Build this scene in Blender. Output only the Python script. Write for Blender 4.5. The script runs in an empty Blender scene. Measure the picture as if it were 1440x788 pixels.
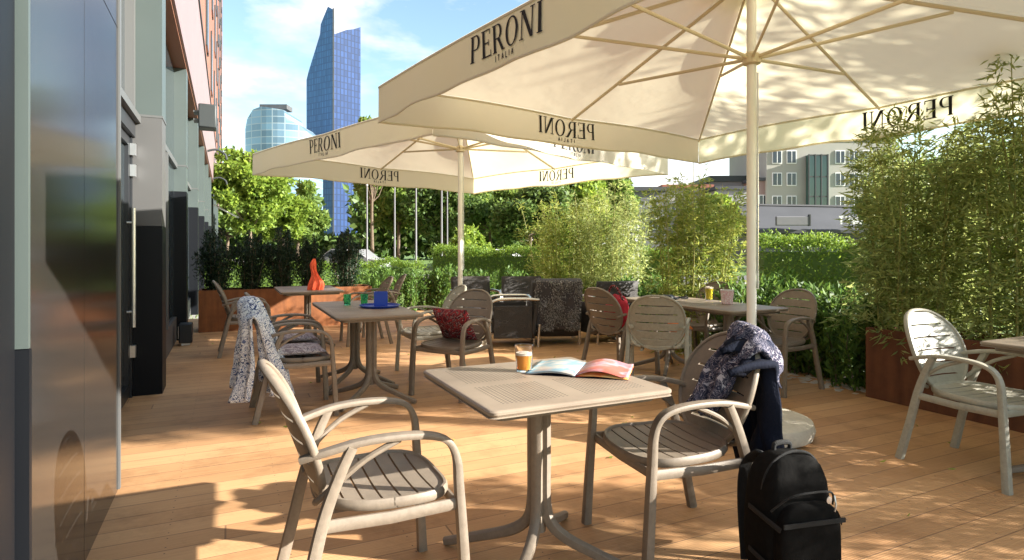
import bpy, bmesh, math, random
import numpy as np
from mathutils import Vector, Matrix
R = math.radians
SC = bpy.context.scene
COL = SC.collection
random.seed(7)
rng = np.random.default_rng(11)

# ------------------------------------------------------------------ camera
H = 1.28
cam_d = bpy.data.cameras.new('camera')
cam_d.sensor_width = 36.0; cam_d.lens = 21.0
cam_d.shift_y = -44/1440
cam_d.clip_start = 0.05; cam_d.clip_end = 3000
cam = bpy.data.objects.new('camera', cam_d); COL.objects.link(cam)
cam.location = (0, 0, H); cam.rotation_euler = (R(90), 0, 0)
SC.camera = cam
# ------------------------------------------------------------------ world, sun
SUN_AZ = Vector((0.985, -0.17)).normalized()
SUN_EL = R(20.5)
SKY_STRENGTH = 0.070
SUN_STRENGTH = 5.0
EXPOSURE = 1.98
W = bpy.data.worlds.new('World'); SC.world = W; W.use_nodes = True
nt = W.node_tree; nt.nodes.clear()
def N(t, ty, **kw):
    n = t.nodes.new(ty)
    for k, v in kw.items(): setattr(n, k, v)
    return n
def setin(n, **kw):
    for k, v in kw.items(): n.inputs[k].default_value = v
wout = N(nt, 'ShaderNodeOutputWorld'); bg = N(nt, 'ShaderNodeBackground')
sky = N(nt, 'ShaderNodeTexSky'); sky.sky_type = 'NISHITA'; sky.sun_disc = False
sky.sun_elevation = SUN_EL; sky.sun_rotation = math.atan2(SUN_AZ.x, SUN_AZ.y)
sky.air_density = 1.2; sky.dust_density = 0.6; sky.ozone_density = 2.0
tc = N(nt, 'ShaderNodeTexCoord')
mp = N(nt, 'ShaderNodeMapping'); mp.inputs['Scale'].default_value = (1, 1, 2.6); mp.inputs['Location'].default_value = (0.35, 0.1, 0.25)
nz = N(nt, 'ShaderNodeTexNoise'); nz.inputs['Scale'].default_value = 3.1; nz.inputs['Detail'].default_value = 9; nz.inputs['Roughness'].default_value = 0.56; nz.inputs['Distortion'].default_value = .15
cr = N(nt, 'ShaderNodeValToRGB'); cr.color_ramp.elements[0].position = .47; cr.color_ramp.elements[1].position = .64
nz2 = N(nt, 'ShaderNodeTexNoise'); nz2.inputs['Scale'].default_value = 5.5; nz2.inputs['Detail'].default_value = 6
cr2 = N(nt, 'ShaderNodeValToRGB')
cr2.color_ramp.elements[0].position = .35; cr2.color_ramp.elements[0].color = (3.5, 3.8, 4.6, 1)
cr2.color_ramp.elements[1].position = .62; cr2.color_ramp.elements[1].color = (6.8, 6.5, 6.4, 1)
mixc = N(nt, 'ShaderNodeMix', data_type='RGBA')
L = nt.links.new
L(tc.outputs['Generated'], mp.inputs['Vector']); L(mp.outputs[0], nz.inputs['Vector']); L(mp.outputs[0], nz2.inputs['Vector'])
L(nz.outputs['Fac'], cr.inputs[0]); L(nz2.outputs['Fac'], cr2.inputs[0])
skm = N(nt, 'ShaderNodeMix', data_type='RGBA', blend_type='MULTIPLY'); skm.inputs[0].default_value = 1; skm.inputs[7].default_value = (1.25, 1.25, 1.15, 1)
L(sky.outputs[0], skm.inputs[6]); L(skm.outputs[2], mixc.inputs[6])
L(cr.outputs[0], mixc.inputs[0]); L(cr2.outputs[0], mixc.inputs[7])
L(mixc.outputs[2], bg.inputs['Color']); bg.inputs['Strength'].default_value = SKY_STRENGTH
L(bg.outputs[0], wout.inputs['Surface'])
sun_d = bpy.data.lights.new('sun', 'SUN'); sun_d.energy = SUN_STRENGTH; sun_d.angle = R(0.5); sun_d.color = (1.0, 0.955, 0.875)
sun = bpy.data.objects.new('sun', sun_d); COL.objects.link(sun)
sdir = Vector((SUN_AZ.x*math.cos(SUN_EL), SUN_AZ.y*math.cos(SUN_EL), math.sin(SUN_EL)))
sun.rotation_euler = sdir.to_track_quat('Z', 'Y').to_euler(); sun.location = (20, -5, 15)
vs = SC.view_settings
vs.view_transform = 'Standard'; vs.look = 'None'; vs.gamma = 1; vs.exposure = EXPOSURE; vs.use_curve_mapping = False
SC.render.engine = 'CYCLES'
SC.cycles.max_bounces = 8; SC.cycles.transparent_max_bounces = 12
SC.cycles.sample_clamp_indirect = 6
try: SC.cycles.use_denoising = True
except Exception: pass

# ------------------------------------------------------------------ materials
def mat(name, col, rough=.6, metal=0., var=0., vscale=8., bump=0., bscale=60., spec=.5, trans=0., coord='Object', ior=1.45, stretch=None):
    m = bpy.data.materials.new(name); m.use_nodes = True
    t = m.node_tree; b = t.nodes['Principled BSDF']
    b.inputs['Base Color'].default_value = (*col, 1); b.inputs['Roughness'].default_value = rough
    b.inputs['Metallic'].default_value = metal; b.inputs['Specular IOR Level'].default_value = spec
    b.inputs['Transmission Weight'].default_value = trans; b.inputs['IOR'].default_value = ior
    if var or bump:
        c = N(t, 'ShaderNodeTexCoord'); src = c.outputs[coord]
        if stretch:
            mpn = N(t, 'ShaderNodeMapping'); mpn.inputs['Scale'].default_value = stretch
            t.links.new(src, mpn.inputs[0]); src = mpn.outputs[0]
    if var:
        n = N(t, 'ShaderNodeTexNoise'); n.inputs['Scale'].default_value = vscale; n.inputs['Detail'].default_value = 5
        r = N(t, 'ShaderNodeValToRGB'); r.color_ramp.elements[0].position = .3; r.color_ramp.elements[1].position = .7
        r.color_ramp.elements[0].color = (*[x*(1-var) for x in col], 1); r.color_ramp.elements[1].color = (*[min(1, x*(1+var)) for x in col], 1)
        t.links.new(src, n.inputs[0]); t.links.new(n.outputs['Fac'], r.inputs[0]); t.links.new(r.outputs[0], b.inputs['Base Color'])
    if bump:
        n = N(t, 'ShaderNodeTexNoise'); n.inputs['Scale'].default_value = bscale; n.inputs['Detail'].default_value = 4
        bp = N(t, 'ShaderNodeBump'); bp.inputs['Strength'].default_value = bump; bp.inputs['Distance'].default_value = .01
        t.links.new(src, n.inputs[0]); t.links.new(n.outputs['Fac'], bp.inputs['Height']); t.links.new(bp.outputs[0], b.inputs['Normal'])
    return m
def leafmat(name, c0, c1, transl=.45):
    m = bpy.data.materials.new(name); m.use_nodes = True
    t = m.node_tree; b = t.nodes['Principled BSDF']; out = t.nodes['Material Output']
    g = N(t, 'ShaderNodeNewGeometry'); r = N(t, 'ShaderNodeValToRGB')
    r.color_ramp.elements[0].color = (*c0, 1); r.color_ramp.elements[1].color = (*c1, 1)
    t.links.new(g.outputs['Random Per Island'], r.inputs[0]); t.links.new(r.outputs[0], b.inputs['Base Color'])
    b.inputs['Roughness'].default_value = .5; b.inputs['Specular IOR Level'].default_value = .3
    tr = N(t, 'ShaderNodeBsdfTranslucent'); mx = N(t, 'ShaderNodeMixShader'); mx.inputs[0].default_value = transl
    hs = N(t, 'ShaderNodeHueSaturation'); hs.inputs['Value'].default_value = 1.7; hs.inputs['Hue'].default_value = .485
    t.links.new(r.outputs[0], hs.inputs['Color']); t.links.new(hs.outputs[0], tr.inputs[0])
    t.links.new(b.outputs[0], mx.inputs[1]); t.links.new(tr.outputs[0], mx.inputs[2]); t.links.new(mx.outputs[0], out.inputs[0])
    return m
def fabricmat(name, col, transl=.4):
    m = bpy.data.materials.new(name); m.use_nodes = True
    t = m.node_tree; b = t.nodes['Principled BSDF']; out = t.nodes['Material Output']
    b.inputs['Base Color'].default_value = (*col, 1); b.inputs['Roughness'].default_value = .9; b.inputs['Specular IOR Level'].default_value = .1
    tr = N(t, 'ShaderNodeBsdfTranslucent'); mx = N(t, 'ShaderNodeMixShader'); mx.inputs[0].default_value = transl
    tr.inputs[0].default_value = (col[0], col[1]*.965, col[2]*.80, 1)
    c = N(t, 'ShaderNodeTexCoord'); n = N(t, 'ShaderNodeTexNoise'); n.inputs['Scale'].default_value = 2.2; n.inputs['Detail'].default_value = 3
    bp = N(t, 'ShaderNodeBump'); bp.inputs['Strength'].default_value = .28; bp.inputs['Distance'].default_value = .05
    t.links.new(c.outputs['Object'], n.inputs[0]); t.links.new(n.outputs['Fac'], bp.inputs['Height'])
    t.links.new(bp.outputs[0], b.inputs['Normal']); t.links.new(bp.outputs[0], tr.inputs['Normal'])
    t.links.new(b.outputs[0], mx.inputs[1]); t.links.new(tr.outputs[0], mx.inputs[2]); t.links.new(mx.outputs[0], out.inputs[0])
    return m
def patmat(name, base, cols, scale=30, rough=.9, transl=False):
    """printed cloth: voronoi cells coloured by a stepped ramp"""
    m = bpy.data.materials.new(name); m.use_nodes = True
    t = m.node_tree; b = t.nodes['Principled BSDF']
    c = N(t, 'ShaderNodeTexCoord'); n = N(t, 'ShaderNodeTexNoise'); n.inputs['Scale'].default_value = scale; n.inputs['Detail'].default_value = 2; n.inputs['Distortion'].default_value = 1.4
    r = N(t, 'ShaderNodeValToRGB'); r.color_ramp.interpolation = 'CONSTANT'
    els = [(0., base)] + cols
    e = r.color_ramp.elements; e[0].position = 0; e[0].color = (*base, 1); e[1].position = cols[0][0]; e[1].color = (*cols[0][1], 1)
    for p, q in cols[1:]:
        k = e.new(p); k.color = (*q, 1)
    t.links.new(c.outputs['Object'], n.inputs[0]); t.links.new(n.outputs['Fac'], r.inputs[0]); t.links.new(r.outputs[0], b.inputs['Base Color'])
    b.inputs['Roughness'].default_value = rough; b.inputs['Specular IOR Level'].default_value = .1
    return m

UA = Vector((-0.430, 0.903, 0)).normalized(); NA = Vector((0.903, 0.430, 0)).normalized()
P0 = Vector((-1.747, 2.455, 0))
ANG = math.atan2(NA.y, NA.x)          # terrace grid angle

def deckmat():
    m = bpy.data.materials.new('deck_boards'); m.use_nodes = True
    t = m.node_tree; b = t.nodes['Principled BSDF']; lk = t.links.new
    c = N(t, 'ShaderNodeTexCoord')
    mp = N(t, 'ShaderNodeMapping'); mp.vector_type = 'POINT'; mp.inputs['Rotation'].default_value = (0, 0, -ANG)
    lk(c.outputs['Object'], mp.inputs[0])      # x along the boards, y across
    sx = N(t, 'ShaderNodeSeparateXYZ'); lk(mp.outputs[0], sx.inputs[0])
    def M(op, a, bb=None):
        n = N(t, 'ShaderNodeMath', operation=op)
        for i, v in enumerate((a, bb)):
            if v is None: continue
            if isinstance(v, (int, float)): n.inputs[i].default_value = v
            else: lk(v, n.inputs[i])
        return n.outputs[0]
    y = M('DIVIDE', sx.outputs[1], .146)
    fl = M('FLOOR', y); fr = M('FRACT', y)
    # staggered butt joints along each board
    wnj = N(t, 'ShaderNodeTexWhiteNoise', noise_dimensions='1D'); lk(fl, wnj.inputs['W'])
    xo = M('ADD', M('DIVIDE', sx.outputs[0], 5.2), wnj.outputs['Value'])
    fx = M('FRACT', xo); jd = M('LESS_THAN', fx, .0016)
    bid = M('ADD', M('MULTIPLY', fl, 7.13), M('FLOOR', xo))
    wn = N(t, 'ShaderNodeTexWhiteNoise', noise_dimensions='1D'); lk(bid, wn.inputs['W'])
    edge = M('ABSOLUTE', M('SUBTRACT', fr, .5))
    gap = M('MAXIMUM', M('GREATER_THAN', edge, .480), jd)
    sxm = M('LESS_THAN', M('ABSOLUTE', M('SUBTRACT', M('FRACT', M('DIVIDE', sx.outputs[0], .48)), .5)), .0065)
    sym = M('LESS_THAN', M('ABSOLUTE', M('SUBTRACT', edge, .30)), .022)
    screw = M('MULTIPLY', sxm, sym)
    # grain
    mg = N(t, 'ShaderNodeMapping'); mg.inputs['Scale'].default_value = (1.6, 40, 1); lk(mp.outputs[0], mg.inputs[0])
    ng = N(t, 'ShaderNodeTexNoise'); ng.inputs['Scale'].default_value = 2.2; ng.inputs['Detail'].default_value = 6; lk(mg.outputs[0], ng.inputs[0])
    nb = N(t, 'ShaderNodeTexNoise'); nb.inputs['Scale'].default_value = 1.1; nb.inputs['Detail'].default_value = 5; lk(mp.outputs[0], nb.inputs[0])
    mx = N(t, 'ShaderNodeMath', operation='MULTIPLY_ADD'); lk(wn.outputs['Value'], mx.inputs[0]); mx.inputs[1].default_value = .26
    s2 = M('MULTIPLY', ng.outputs['Fac'], .40); lk(s2, mx.inputs[2])
    s3 = M('ADD', mx.outputs[0], M('MULTIPLY', nb.outputs['Fac'], .36))
    cr = N(t, 'ShaderNodeValToRGB'); e = cr.color_ramp.elements
    e[0].position = .25; e[0].color = (.36, .185, .08, 1); e[1].position = .85; e[1].color = (.64, .385, .19, 1)
    lk(s3, cr.inputs[0])
    mc = N(t, 'ShaderNodeMix', data_type='RGBA'); lk(gap, mc.inputs[0]); lk(cr.outputs[0], mc.inputs[6]); mc.inputs[7].default_value = (.24, .135, .07, 1)
    nw = N(t, 'ShaderNodeTexNoise'); nw.inputs['Scale'].default_value = 2.6; nw.inputs['Detail'].default_value = 9; nw.inputs['Roughness'].default_value = .7; lk(c.outputs['Object'], nw.inputs[0])
    rw = N(t, 'ShaderNodeValToRGB'); rw.color_ramp.elements[0].position = .30; rw.color_ramp.elements[0].color = (.62, .60, .58, 1); rw.color_ramp.elements[1].position = .50; rw.color_ramp.elements[1].color = (1, 1, 1, 1); lk(nw.outputs['Fac'], rw.inputs[0])
    mw = N(t, 'ShaderNodeMix', data_type='RGBA', blend_type='MULTIPLY'); mw.inputs[0].default_value = .8; lk(mc.outputs[2], mw.inputs[6]); lk(rw.outputs[0], mw.inputs[7])
    ms = N(t, 'ShaderNodeMix', data_type='RGBA'); lk(screw, ms.inputs[0]); lk(mw.outputs[2], ms.inputs[6]); ms.inputs[7].default_value = (.10, .07, .05, 1)
    lk(ms.outputs[2], b.inputs['Base Color']); b.inputs['Roughness'].default_value = .62; b.inputs['Specular IOR Level'].default_value = .3
    # bump: fine grooves and gaps
    gr = M('MULTIPLY', M('SINE', M('MULTIPLY', sx.outputs[1], 2*math.pi/.0122)), .12)
    hh = M('SUBTRACT', M('ADD', gr, M('MULTIPLY', ng.outputs['Fac'], .3)), M('MULTIPLY', gap, 1.5))
    bp = N(t, 'ShaderNodeBump'); bp.inputs['Strength'].default_value = .5; bp.inputs['Distance'].default_value = .006
    lk(hh, bp.inputs['Height']); lk(bp.outputs[0], b.inputs['Normal'])
    return m

def tablemat():
    """taupe moulded top with a field of small square holes"""
    m = bpy.data.materials.new('table_top_plastic'); m.use_nodes = True
    t = m.node_tree; b = t.nodes['Principled BSDF']; lk = t.links.new
    c = N(t, 'ShaderNodeTexCoord'); s = N(t, 'ShaderNodeSeparateXYZ'); lk(c.outputs['Object'], s.inputs[0])
    def M(op, a, bb=None):
        n = N(t, 'ShaderNodeMath', operation=op)
        for i, v in enumerate((a, bb)):
            if v is None: continue
            if isinstance(v, (int, float)): n.inputs[i].default_value = v
            else: lk(v, n.inputs[i])
        return n.outputs[0]
    P = .017
    fx = M('ABSOLUTE', M('SUBTRACT', M('FRACT', M('DIVIDE', s.outputs[0], P)), .5)); fy = M('ABSOLUTE', M('SUBTRACT', M('FRACT', M('DIVIDE', s.outputs[1], P)), .5))
    hole = M('MULTIPLY', M('LESS_THAN', fx, .25), M('LESS_THAN', fy, .25))
    ax = M('ABSOLUTE', s.outputs[0]); ay = M('ABSOLUTE', s.outputs[1])
    band = M('MULTIPLY', M('LESS_THAN', M('MAXIMUM', ax, ay), .30), M('GREATER_THAN', M('MINIMUM', ax, ay), .035))
    top = M('GREATER_THAN', s.outputs[2], .7495)
    k = M('MULTIPLY', M('MULTIPLY', hole, band), top)
    n = N(t, 'ShaderNodeTexNoise'); n.inputs['Scale'].default_value = 5; n.inputs['Detail'].default_value = 6; lk(c.outputs['Object'], n.inputs[0])
    r = N(t, 'ShaderNodeValToRGB'); r.color_ramp.elements[0].position = .3; r.color_ramp.elements[0].color = (.20, .155, .115, 1); r.color_ramp.elements[1].position = .7; r.color_ramp.elements[1].color = (.27, .215, .16, 1); lk(n.outputs['Fac'], r.inputs[0])
    mx = N(t, 'ShaderNodeMix', data_type='RGBA'); lk(k, mx.inputs[0]); lk(r.outputs[0], mx.inputs[6]); mx.inputs[7].default_value = (.05, .04, .03, 1)
    lk(mx.outputs[2], b.inputs['Base Color']); b.inputs['Roughness'].default_value = .5
    n2 = N(t, 'ShaderNodeTexNoise'); n2.inputs['Scale'].default_value = 220; lk(c.outputs['Object'], n2.inputs[0])
    bp = N(t, 'ShaderNodeBump'); bp.inputs['Strength'].default_value = .25; bp.inputs['Distance'].default_value = .003
    lk(M('SUBTRACT', n2.outputs['Fac'], M('MULTIPLY', k, 2.)), bp.inputs['Height']); lk(bp.outputs[0], b.inputs['Normal'])
    return m

def rustmat(name, c0, c1):
    m = bpy.data.materials.new(name); m.use_nodes = True
    t = m.node_tree; b = t.nodes['Principled BSDF']; c = N(t, 'ShaderNodeTexCoord'); lk = t.links.new
    mp = N(t, 'ShaderNodeMapping'); mp.inputs['Scale'].default_value = (9, 9, .9); lk(c.outputs['Object'], mp.inputs[0])
    a = N(t, 'ShaderNodeTexNoise'); a.inputs['Scale'].default_value = 1.6; a.inputs['Detail'].default_value = 7; lk(mp.outputs[0], a.inputs[0])
    d = N(t, 'ShaderNodeTexNoise'); d.inputs['Scale'].default_value = 7; d.inputs['Detail'].default_value = 9; d.inputs['Roughness'].default_value = .7; lk(c.outputs['Object'], d.inputs[0])
    ad = N(t, 'ShaderNodeMath', operation='MULTIPLY_ADD'); lk(a.outputs['Fac'], ad.inputs[0]); ad.inputs[1].default_value = .5
    h = N(t, 'ShaderNodeMath', operation='MULTIPLY'); lk(d.outputs['Fac'], h.inputs[0]); h.inputs[1].default_value = .5; lk(h.outputs[0], ad.inputs[2])
    r = N(t, 'ShaderNodeValToRGB'); e = r.color_ramp.elements; e[0].position = .36; e[0].color = (*c0, 1); e[1].position = .64; e[1].color = (*c1, 1); lk(ad.outputs[0], r.inputs[0]); lk(r.outputs[0], b.inputs['Base Color'])
    b.inputs['Roughness'].default_value = .8; b.inputs['Specular IOR Level'].default_value = .25
    bp = N(t, 'ShaderNodeBump'); bp.inputs['Strength'].default_value = .3; bp.inputs['Distance'].default_value = .004; lk(d.outputs['Fac'], bp.inputs['Height']); lk(bp.outputs[0], b.inputs['Normal'])
    return m
def facademat_brick():
    m = bpy.data.materials.new('orange_facade_tiles'); m.use_nodes = True
    t = m.node_tree; b = t.nodes['Principled BSDF']; lk = t.links.new
    c = N(t, 'ShaderNodeTexCoord'); mp = N(t, 'ShaderNodeMapping'); mp.inputs['Rotation'].default_value = (0, 0, -math.atan2(UA.y, UA.x)); lk(c.outputs['Object'], mp.inputs[0])
    sp = N(t, 'ShaderNodeSeparateXYZ'); cb = N(t, 'ShaderNodeCombineXYZ'); lk(mp.outputs[0], sp.inputs[0]); lk(sp.outputs[0], cb.inputs[0]); lk(sp.outputs[2], cb.inputs[1])
    br = N(t, 'ShaderNodeTexBrick'); lk(cb.outputs[0], br.inputs[0]); br.inputs['Scale'].default_value = 1; br.inputs['Brick Width'].default_value = .6; br.inputs['Row Height'].default_value = .3; br.inputs['Mortar Size'].default_value = .012
    br.inputs['Color1'].default_value = (.27, .105, .06, 1); br.inputs['Color2'].default_value = (.21, .075, .045, 1); br.inputs['Mortar'].default_value = (.16, .08, .06, 1)
    lk(br.outputs[0], b.inputs['Base Color']); b.inputs['Roughness'].default_value = .6
    return m

M_ = {}
M_['deck'] = deckmat(); M_['ttop'] = tablemat()
M_['chair'] = mat('taupe_resin', (.20, .16, .12), .45, var=.07, vscale=14, bump=.12, bscale=300)
M_['chair_sunlit'] = mat('sunlit_taupe_resin', (.36, .34, .275), .48, var=.06, vscale=14, bump=.1, bscale=300)  # the same taupe resin lightened: sunlight painted into its colour
for key in ('chair', 'chair_sunlit'):
    t_ = M_[key].node_tree; b_ = t_.nodes['Principled BSDF']; src_ = b_.inputs['Base Color'].links[0].from_socket
    oi = N(t_, 'ShaderNodeObjectInfo'); geo = N(t_, 'ShaderNodeTexCoord'); nn_ = N(t_, 'ShaderNodeTexNoise'); nn_.inputs['Scale'].default_value = 45; nn_.inputs['Detail'].default_value = 8; nn_.inputs['Roughness'].default_value = .75
    t_.links.new(geo.outputs['Object'], nn_.inputs[0])
    mr = N(t_, 'ShaderNodeMapRange'); mr.inputs[1].default_value = .35; mr.inputs[2].default_value = .7; mr.inputs[3].default_value = .88; mr.inputs[4].default_value = 1.13; t_.links.new(nn_.outputs['Fac'], mr.inputs[0])
    m2 = N(t_, 'ShaderNodeMapRange'); m2.inputs[3].default_value = .90; m2.inputs[4].default_value = 1.10; t_.links.new(oi.outputs['Random'], m2.inputs[0])
    mm = N(t_, 'ShaderNodeMath', operation='MULTIPLY'); t_.links.new(mr.outputs[0], mm.inputs[0]); t_.links.new(m2.outputs[0], mm.inputs[1])
    hs_ = N(t_, 'ShaderNodeHueSaturation'); t_.links.new(src_, hs_.inputs['Color']); t_.links.new(mm.outputs[0], hs_.inputs['Value']); t_.links.new(hs_.outputs[0], b_.inputs['Base Color'])
    m3 = N(t_, 'ShaderNodeMapRange'); m3.inputs[3].default_value = .35; m3.inputs[4].default_value = .65; t_.links.new(nn_.outputs['Fac'], m3.inputs[0]); t_.links.new(m3.outputs[0], b_.inputs['Roughness'])
M_['fabric'] = fabricmat('umbrella_fabric', (.80, .76, .655), .47)
M_['ink'] = mat('black_print', (.012, .012, .014), .8)
M_['pole'] = mat('white_pole_paint', (.82, .81, .77), .35, var=.03)
M_['rib'] = mat('cream_rib_paint', (.62, .53, .36), .4)
M_['alu'] = mat('brushed_aluminium', (.70, .71, .72), .3, metal=.9)
M_['concrete'] = mat('pale_base_concrete', (.52, .47, .38), .8, var=.12, vscale=20, bump=.3, bscale=80)
M_['panel'] = mat('mirror_wall_panel', (.022, .020, .018), .14, metal=0, bump=.008, bscale=1.2, spec=.38, ior=1.45)
M_['glass'] = mat('facade_glass', (.03, .04, .045), .04, metal=0, spec=.9, ior=1.7)
M_['clad'] = mat('grey_pillar_cladding', (.060, .076, .072), .42, var=.05, vscale=2)
M_['clad2'] = mat('light_grey_cladding', (.075, .074, .072), .5, var=.05, vscale=2)
M_['black'] = mat('black_facade_finish', (.006, .007, .009), .45, spec=.2)
M_['dframe'] = mat('black_door_frame', (.02, .022, .025), .35)
M_['gframe'] = mat('grey_window_frame', (.09, .092, .09), .45)
M_['pink'] = mat('pink_fascia_panel', (.205, .145, .145), .5, var=.05, vscale=1.5)
M_['soffit'] = mat('brown_soffit', (.20, .085, .05), .7)
M_['brick'] = facademat_brick()
M_['corten'] = mat('rusted_steel', (.125, .042, .020), .8, var=.28, vscale=5, bump=.2, bscale=40)
M_['corten_b'] = mat('orange_rusted_steel', (.19, .065, .022), .75, var=.2, vscale=5, bump=.2, bscale=40)
M_['corten'] = rustmat('rusted_steel_dark', (.085, .034, .018), (.16, .062, .030)); M_['corten_b'] = rustmat('rusted_steel_orange', (.13, .048, .020), (.25, .092, .032))
M_['soil'] = mat('dark_soil', (.05, .035, .025), .95, var=.4, vscale=30, bump=.6, bscale=40)
M_['grass'] = mat('lawn', (.10, .17, .035), .9, var=.35, vscale=.6, bump=.5, bscale=30)
M_['asphalt'] = mat('asphalt', (.11, .11, .11), .9, var=.15, vscale=3, bump=.2, bscale=60)
M_['paving'] = mat('paving', (.33, .31, .28), .9, var=.12, vscale=1.5)
M_['kerb'] = mat('kerb_stone', (.42, .40, .37), .85, var=.1, vscale=5)
M_['bark'] = mat('bark', (.13, .095, .065), .9, var=.3, vscale=12, bump=.6, bscale=30)
M_['culm'] = mat('bamboo_culm', (.28, .27, .08), .5, var=.25, vscale=8)
M_['leaf_bamboo'] = leafmat('bamboo_leaf', (.13, .18, .05), (.36, .40, .14), .45)
M_['leaf_bamboo_y'] = leafmat('yellow_bamboo_leaf', (.12, .19, .03), (.33, .35, .08), .45)
M_['leaf_laurel'] = leafmat('laurel_leaf', (.035, .085, .018), (.13, .22, .04), .35)
M_['leaf_yew'] = leafmat('yew_needle', (.008, .022, .010), (.022, .045, .016), .1)
M_['leaf_tree'] = leafmat('tree_leaf', (.09, .16, .02), (.24, .33, .05), .45)
M_['leaf_tree_d'] = leafmat('dark_tree_leaf', (.045, .09, .02), (.13, .20, .05), .35)
M_['leaf_tree_m'] = leafmat('mid_tree_leaf', (.07, .13, .025), (.20, .28, .06), .45)
M_['leaf_hedge'] = leafmat('hedge_leaf', (.06, .13, .015), (.19, .28, .04), .4)
M_['blade'] = leafmat('grass_blade', (.09, .16, .03), (.22, .30, .08), .4)
M_['stone'] = mat('pebble', (.45, .42, .38), .8, var=.3, vscale=6)
M_['wicker'] = mat('dark_wicker', (.035, .03, .028), .55, bump=.9, bscale=110)
M_['chrome'] = mat('tube_steel', (.62, .60, .57), .25, metal=.9)
M_['mesh'] = mat('dark_seat_mesh', (.05, .045, .05), .7, bump=.4, bscale=250)
M_['backpack'] = mat('black_nylon', (.007, .0065, .006), .9, var=.2, vscale=30, bump=.3, bscale=28, spec=.1)
M_['strap'] = mat('black_webbing', (.01, .01, .01), .8, bump=.5, bscale=500)
M_['navy'] = mat('navy_cloth', (.009, .011, .02), .9, bump=.35, bscale=90, spec=.1)
M_['paisley'] = patmat('navy_white_print', (.62, .65, .68), [(.40, (.03, .055, .14)), (.46, (.68, .70, .72)), (.53, (.05, .10, .24)), (.565, (.66, .67, .68)), (.64, (.10, .13, .24))], 22)
M_['grey_print'] = patmat('dark_flecked_print', (.03, .035, .06), [(.42, (.16, .15, .19)), (.46, (.03, .035, .06)), (.53, (.30, .27, .31)), (.56, (.04, .04, .07)), (.63, (.42, .40, .44))], 26)
M_['red_print'] = patmat('red_brown_print', (.10, .02, .025), [(.40, (.32, .04, .045)), (.47, (.05, .025, .03)), (.54, (.50, .36, .33)), (.57, (.10, .02, .03))], 20)
M_['stripe'] = patmat('grey_print_cushion', (.42, .38, .40), [(.42, (.20, .17, .20)), (.47, (.50, .46, .47)), (.56, (.24, .20, .22))], 16)
M_['red'] = mat('red_fabric', (.42, .02, .04), .8, var=.3, vscale=12, bump=.4, bscale=60)
M_['orange'] = mat('orange_cloth', (.75, .20, .05), .8, var=.15, vscale=14, bump=.3, bscale=60)
M_['napkin'] = mat('coral_napkin', (.80, .12, .05), .8, var=.2, vscale=14)
M_['blue'] = mat('blue_plastic', (.01, .05, .38), .3)
M_['clear'] = mat('clear_glass', (1, 1, 1), .02, trans=1, ior=1.3)
M_['greenglass'] = mat('green_glass', (.25, .85, .55), .03, trans=.9, ior=1.3)
M_['juice'] = mat('orange_drink', (.95, .38, .05), .25, trans=.35, ior=1.33)
M_['beer'] = mat('yellow_drink', (.75, .62, .04), .25, trans=.4, ior=1.33)
M_['foam'] = mat('pale_foam', (.85, .74, .62), .7)
M_['pinkcup'] = patmat('pink_patterned_cup', (.75, .68, .66), [(.46, (.60, .25, .30)), (.52, (.78, .70, .68)), (.58, (.65, .35, .38))], 60, .4)
M_['fur'] = leafmat('grey_fur', (.10, .09, .085), (.62, .58, .54), .1)
M_['paper'] = mat('page_paper', (.50, .50, .50), .55)
M_['bluegls'] = mat('tower_blue_glass', (.06, .14, .38), .12, metal=.7, var=.3, vscale=.09)
M_['bluegls_b'] = mat('tower_bright_glass', (.22, .45, .75), .12, metal=.7, var=.25, vscale=.05)
M_['white'] = mat('white_paint', (.78, .78, .76), .5)
M_['farwhite'] = mat('white_render', (.33, .33, .32), .85, var=.08, vscale=.4)
M_['beige'] = mat('beige_render', (.33, .32, .28), .85, var=.06, vscale=.3)
M_['pinkwall'] = mat('pink_render', (.30, .21, .19), .85, var=.06, vscale=.3)
M_['greywall'] = mat('grey_render', (.17, .17, .18), .85, var=.06, vscale=.3)
M_['greyroof'] = mat('grey_metal_roof', (.085, .088, .095), .9, spec=.2, var=.12, vscale=.3)
M_['redroof'] = mat('red_tile_roof', (.32, .12, .08), .8)
M_['wglass'] = mat('dark_window_glass', (.03, .04, .05), .08, spec=.8)
M_['greengls'] = mat('green_stair_glass', (.04, .10, .09), .08, spec=.9)
M_['mull'] = mat('dark_mullion', (.03, .035, .035), .5)
M_['carpaint'] = mat('white_car_paint', (.70, .70, .70), .2)
M_['carred'] = mat('red_car_paint', (.40, .05, .04), .2)
M_['carsilver'] = mat('silver_car_paint', (.38, .39, .40), .25, metal=.3)
M_['tyre'] = mat('tyre_rubber', (.02, .02, .02), .8)

def pagemat(name, c0, c1, c2):
    m = bpy.data.materials.new(name); m.use_nodes = True
    t = m.node_tree; b = t.nodes['Principled BSDF']; c = N(t, 'ShaderNodeTexCoord')
    n = N(t, 'ShaderNodeTexNoise'); n.inputs['Scale'].default_value = 9; n.inputs['Detail'].default_value = 2
    r = N(t, 'ShaderNodeValToRGB'); e = r.color_ramp.elements
    e[0].position = .38; e[0].color = (*c0, 1); e[1].position = .62; e[1].color = (*c2, 1); k = e.new(.5); k.color = (*c1, 1)
    t.links.new(c.outputs['Object'], n.inputs[0]); t.links.new(n.outputs['Fac'], r.inputs[0]); t.links.new(r.outputs[0], b.inputs['Base Color'])
    b.inputs['Roughness'].default_value = .35
    return m
M_['page_l'] = pagemat('printed_page_pale', (.42, .38, .34), (.16, .32, .40), (.48, .46, .44))
M_['page_r'] = pagemat('printed_page_pink', (.48, .17, .22), (.52, .32, .36), (.50, .12, .09))
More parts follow.
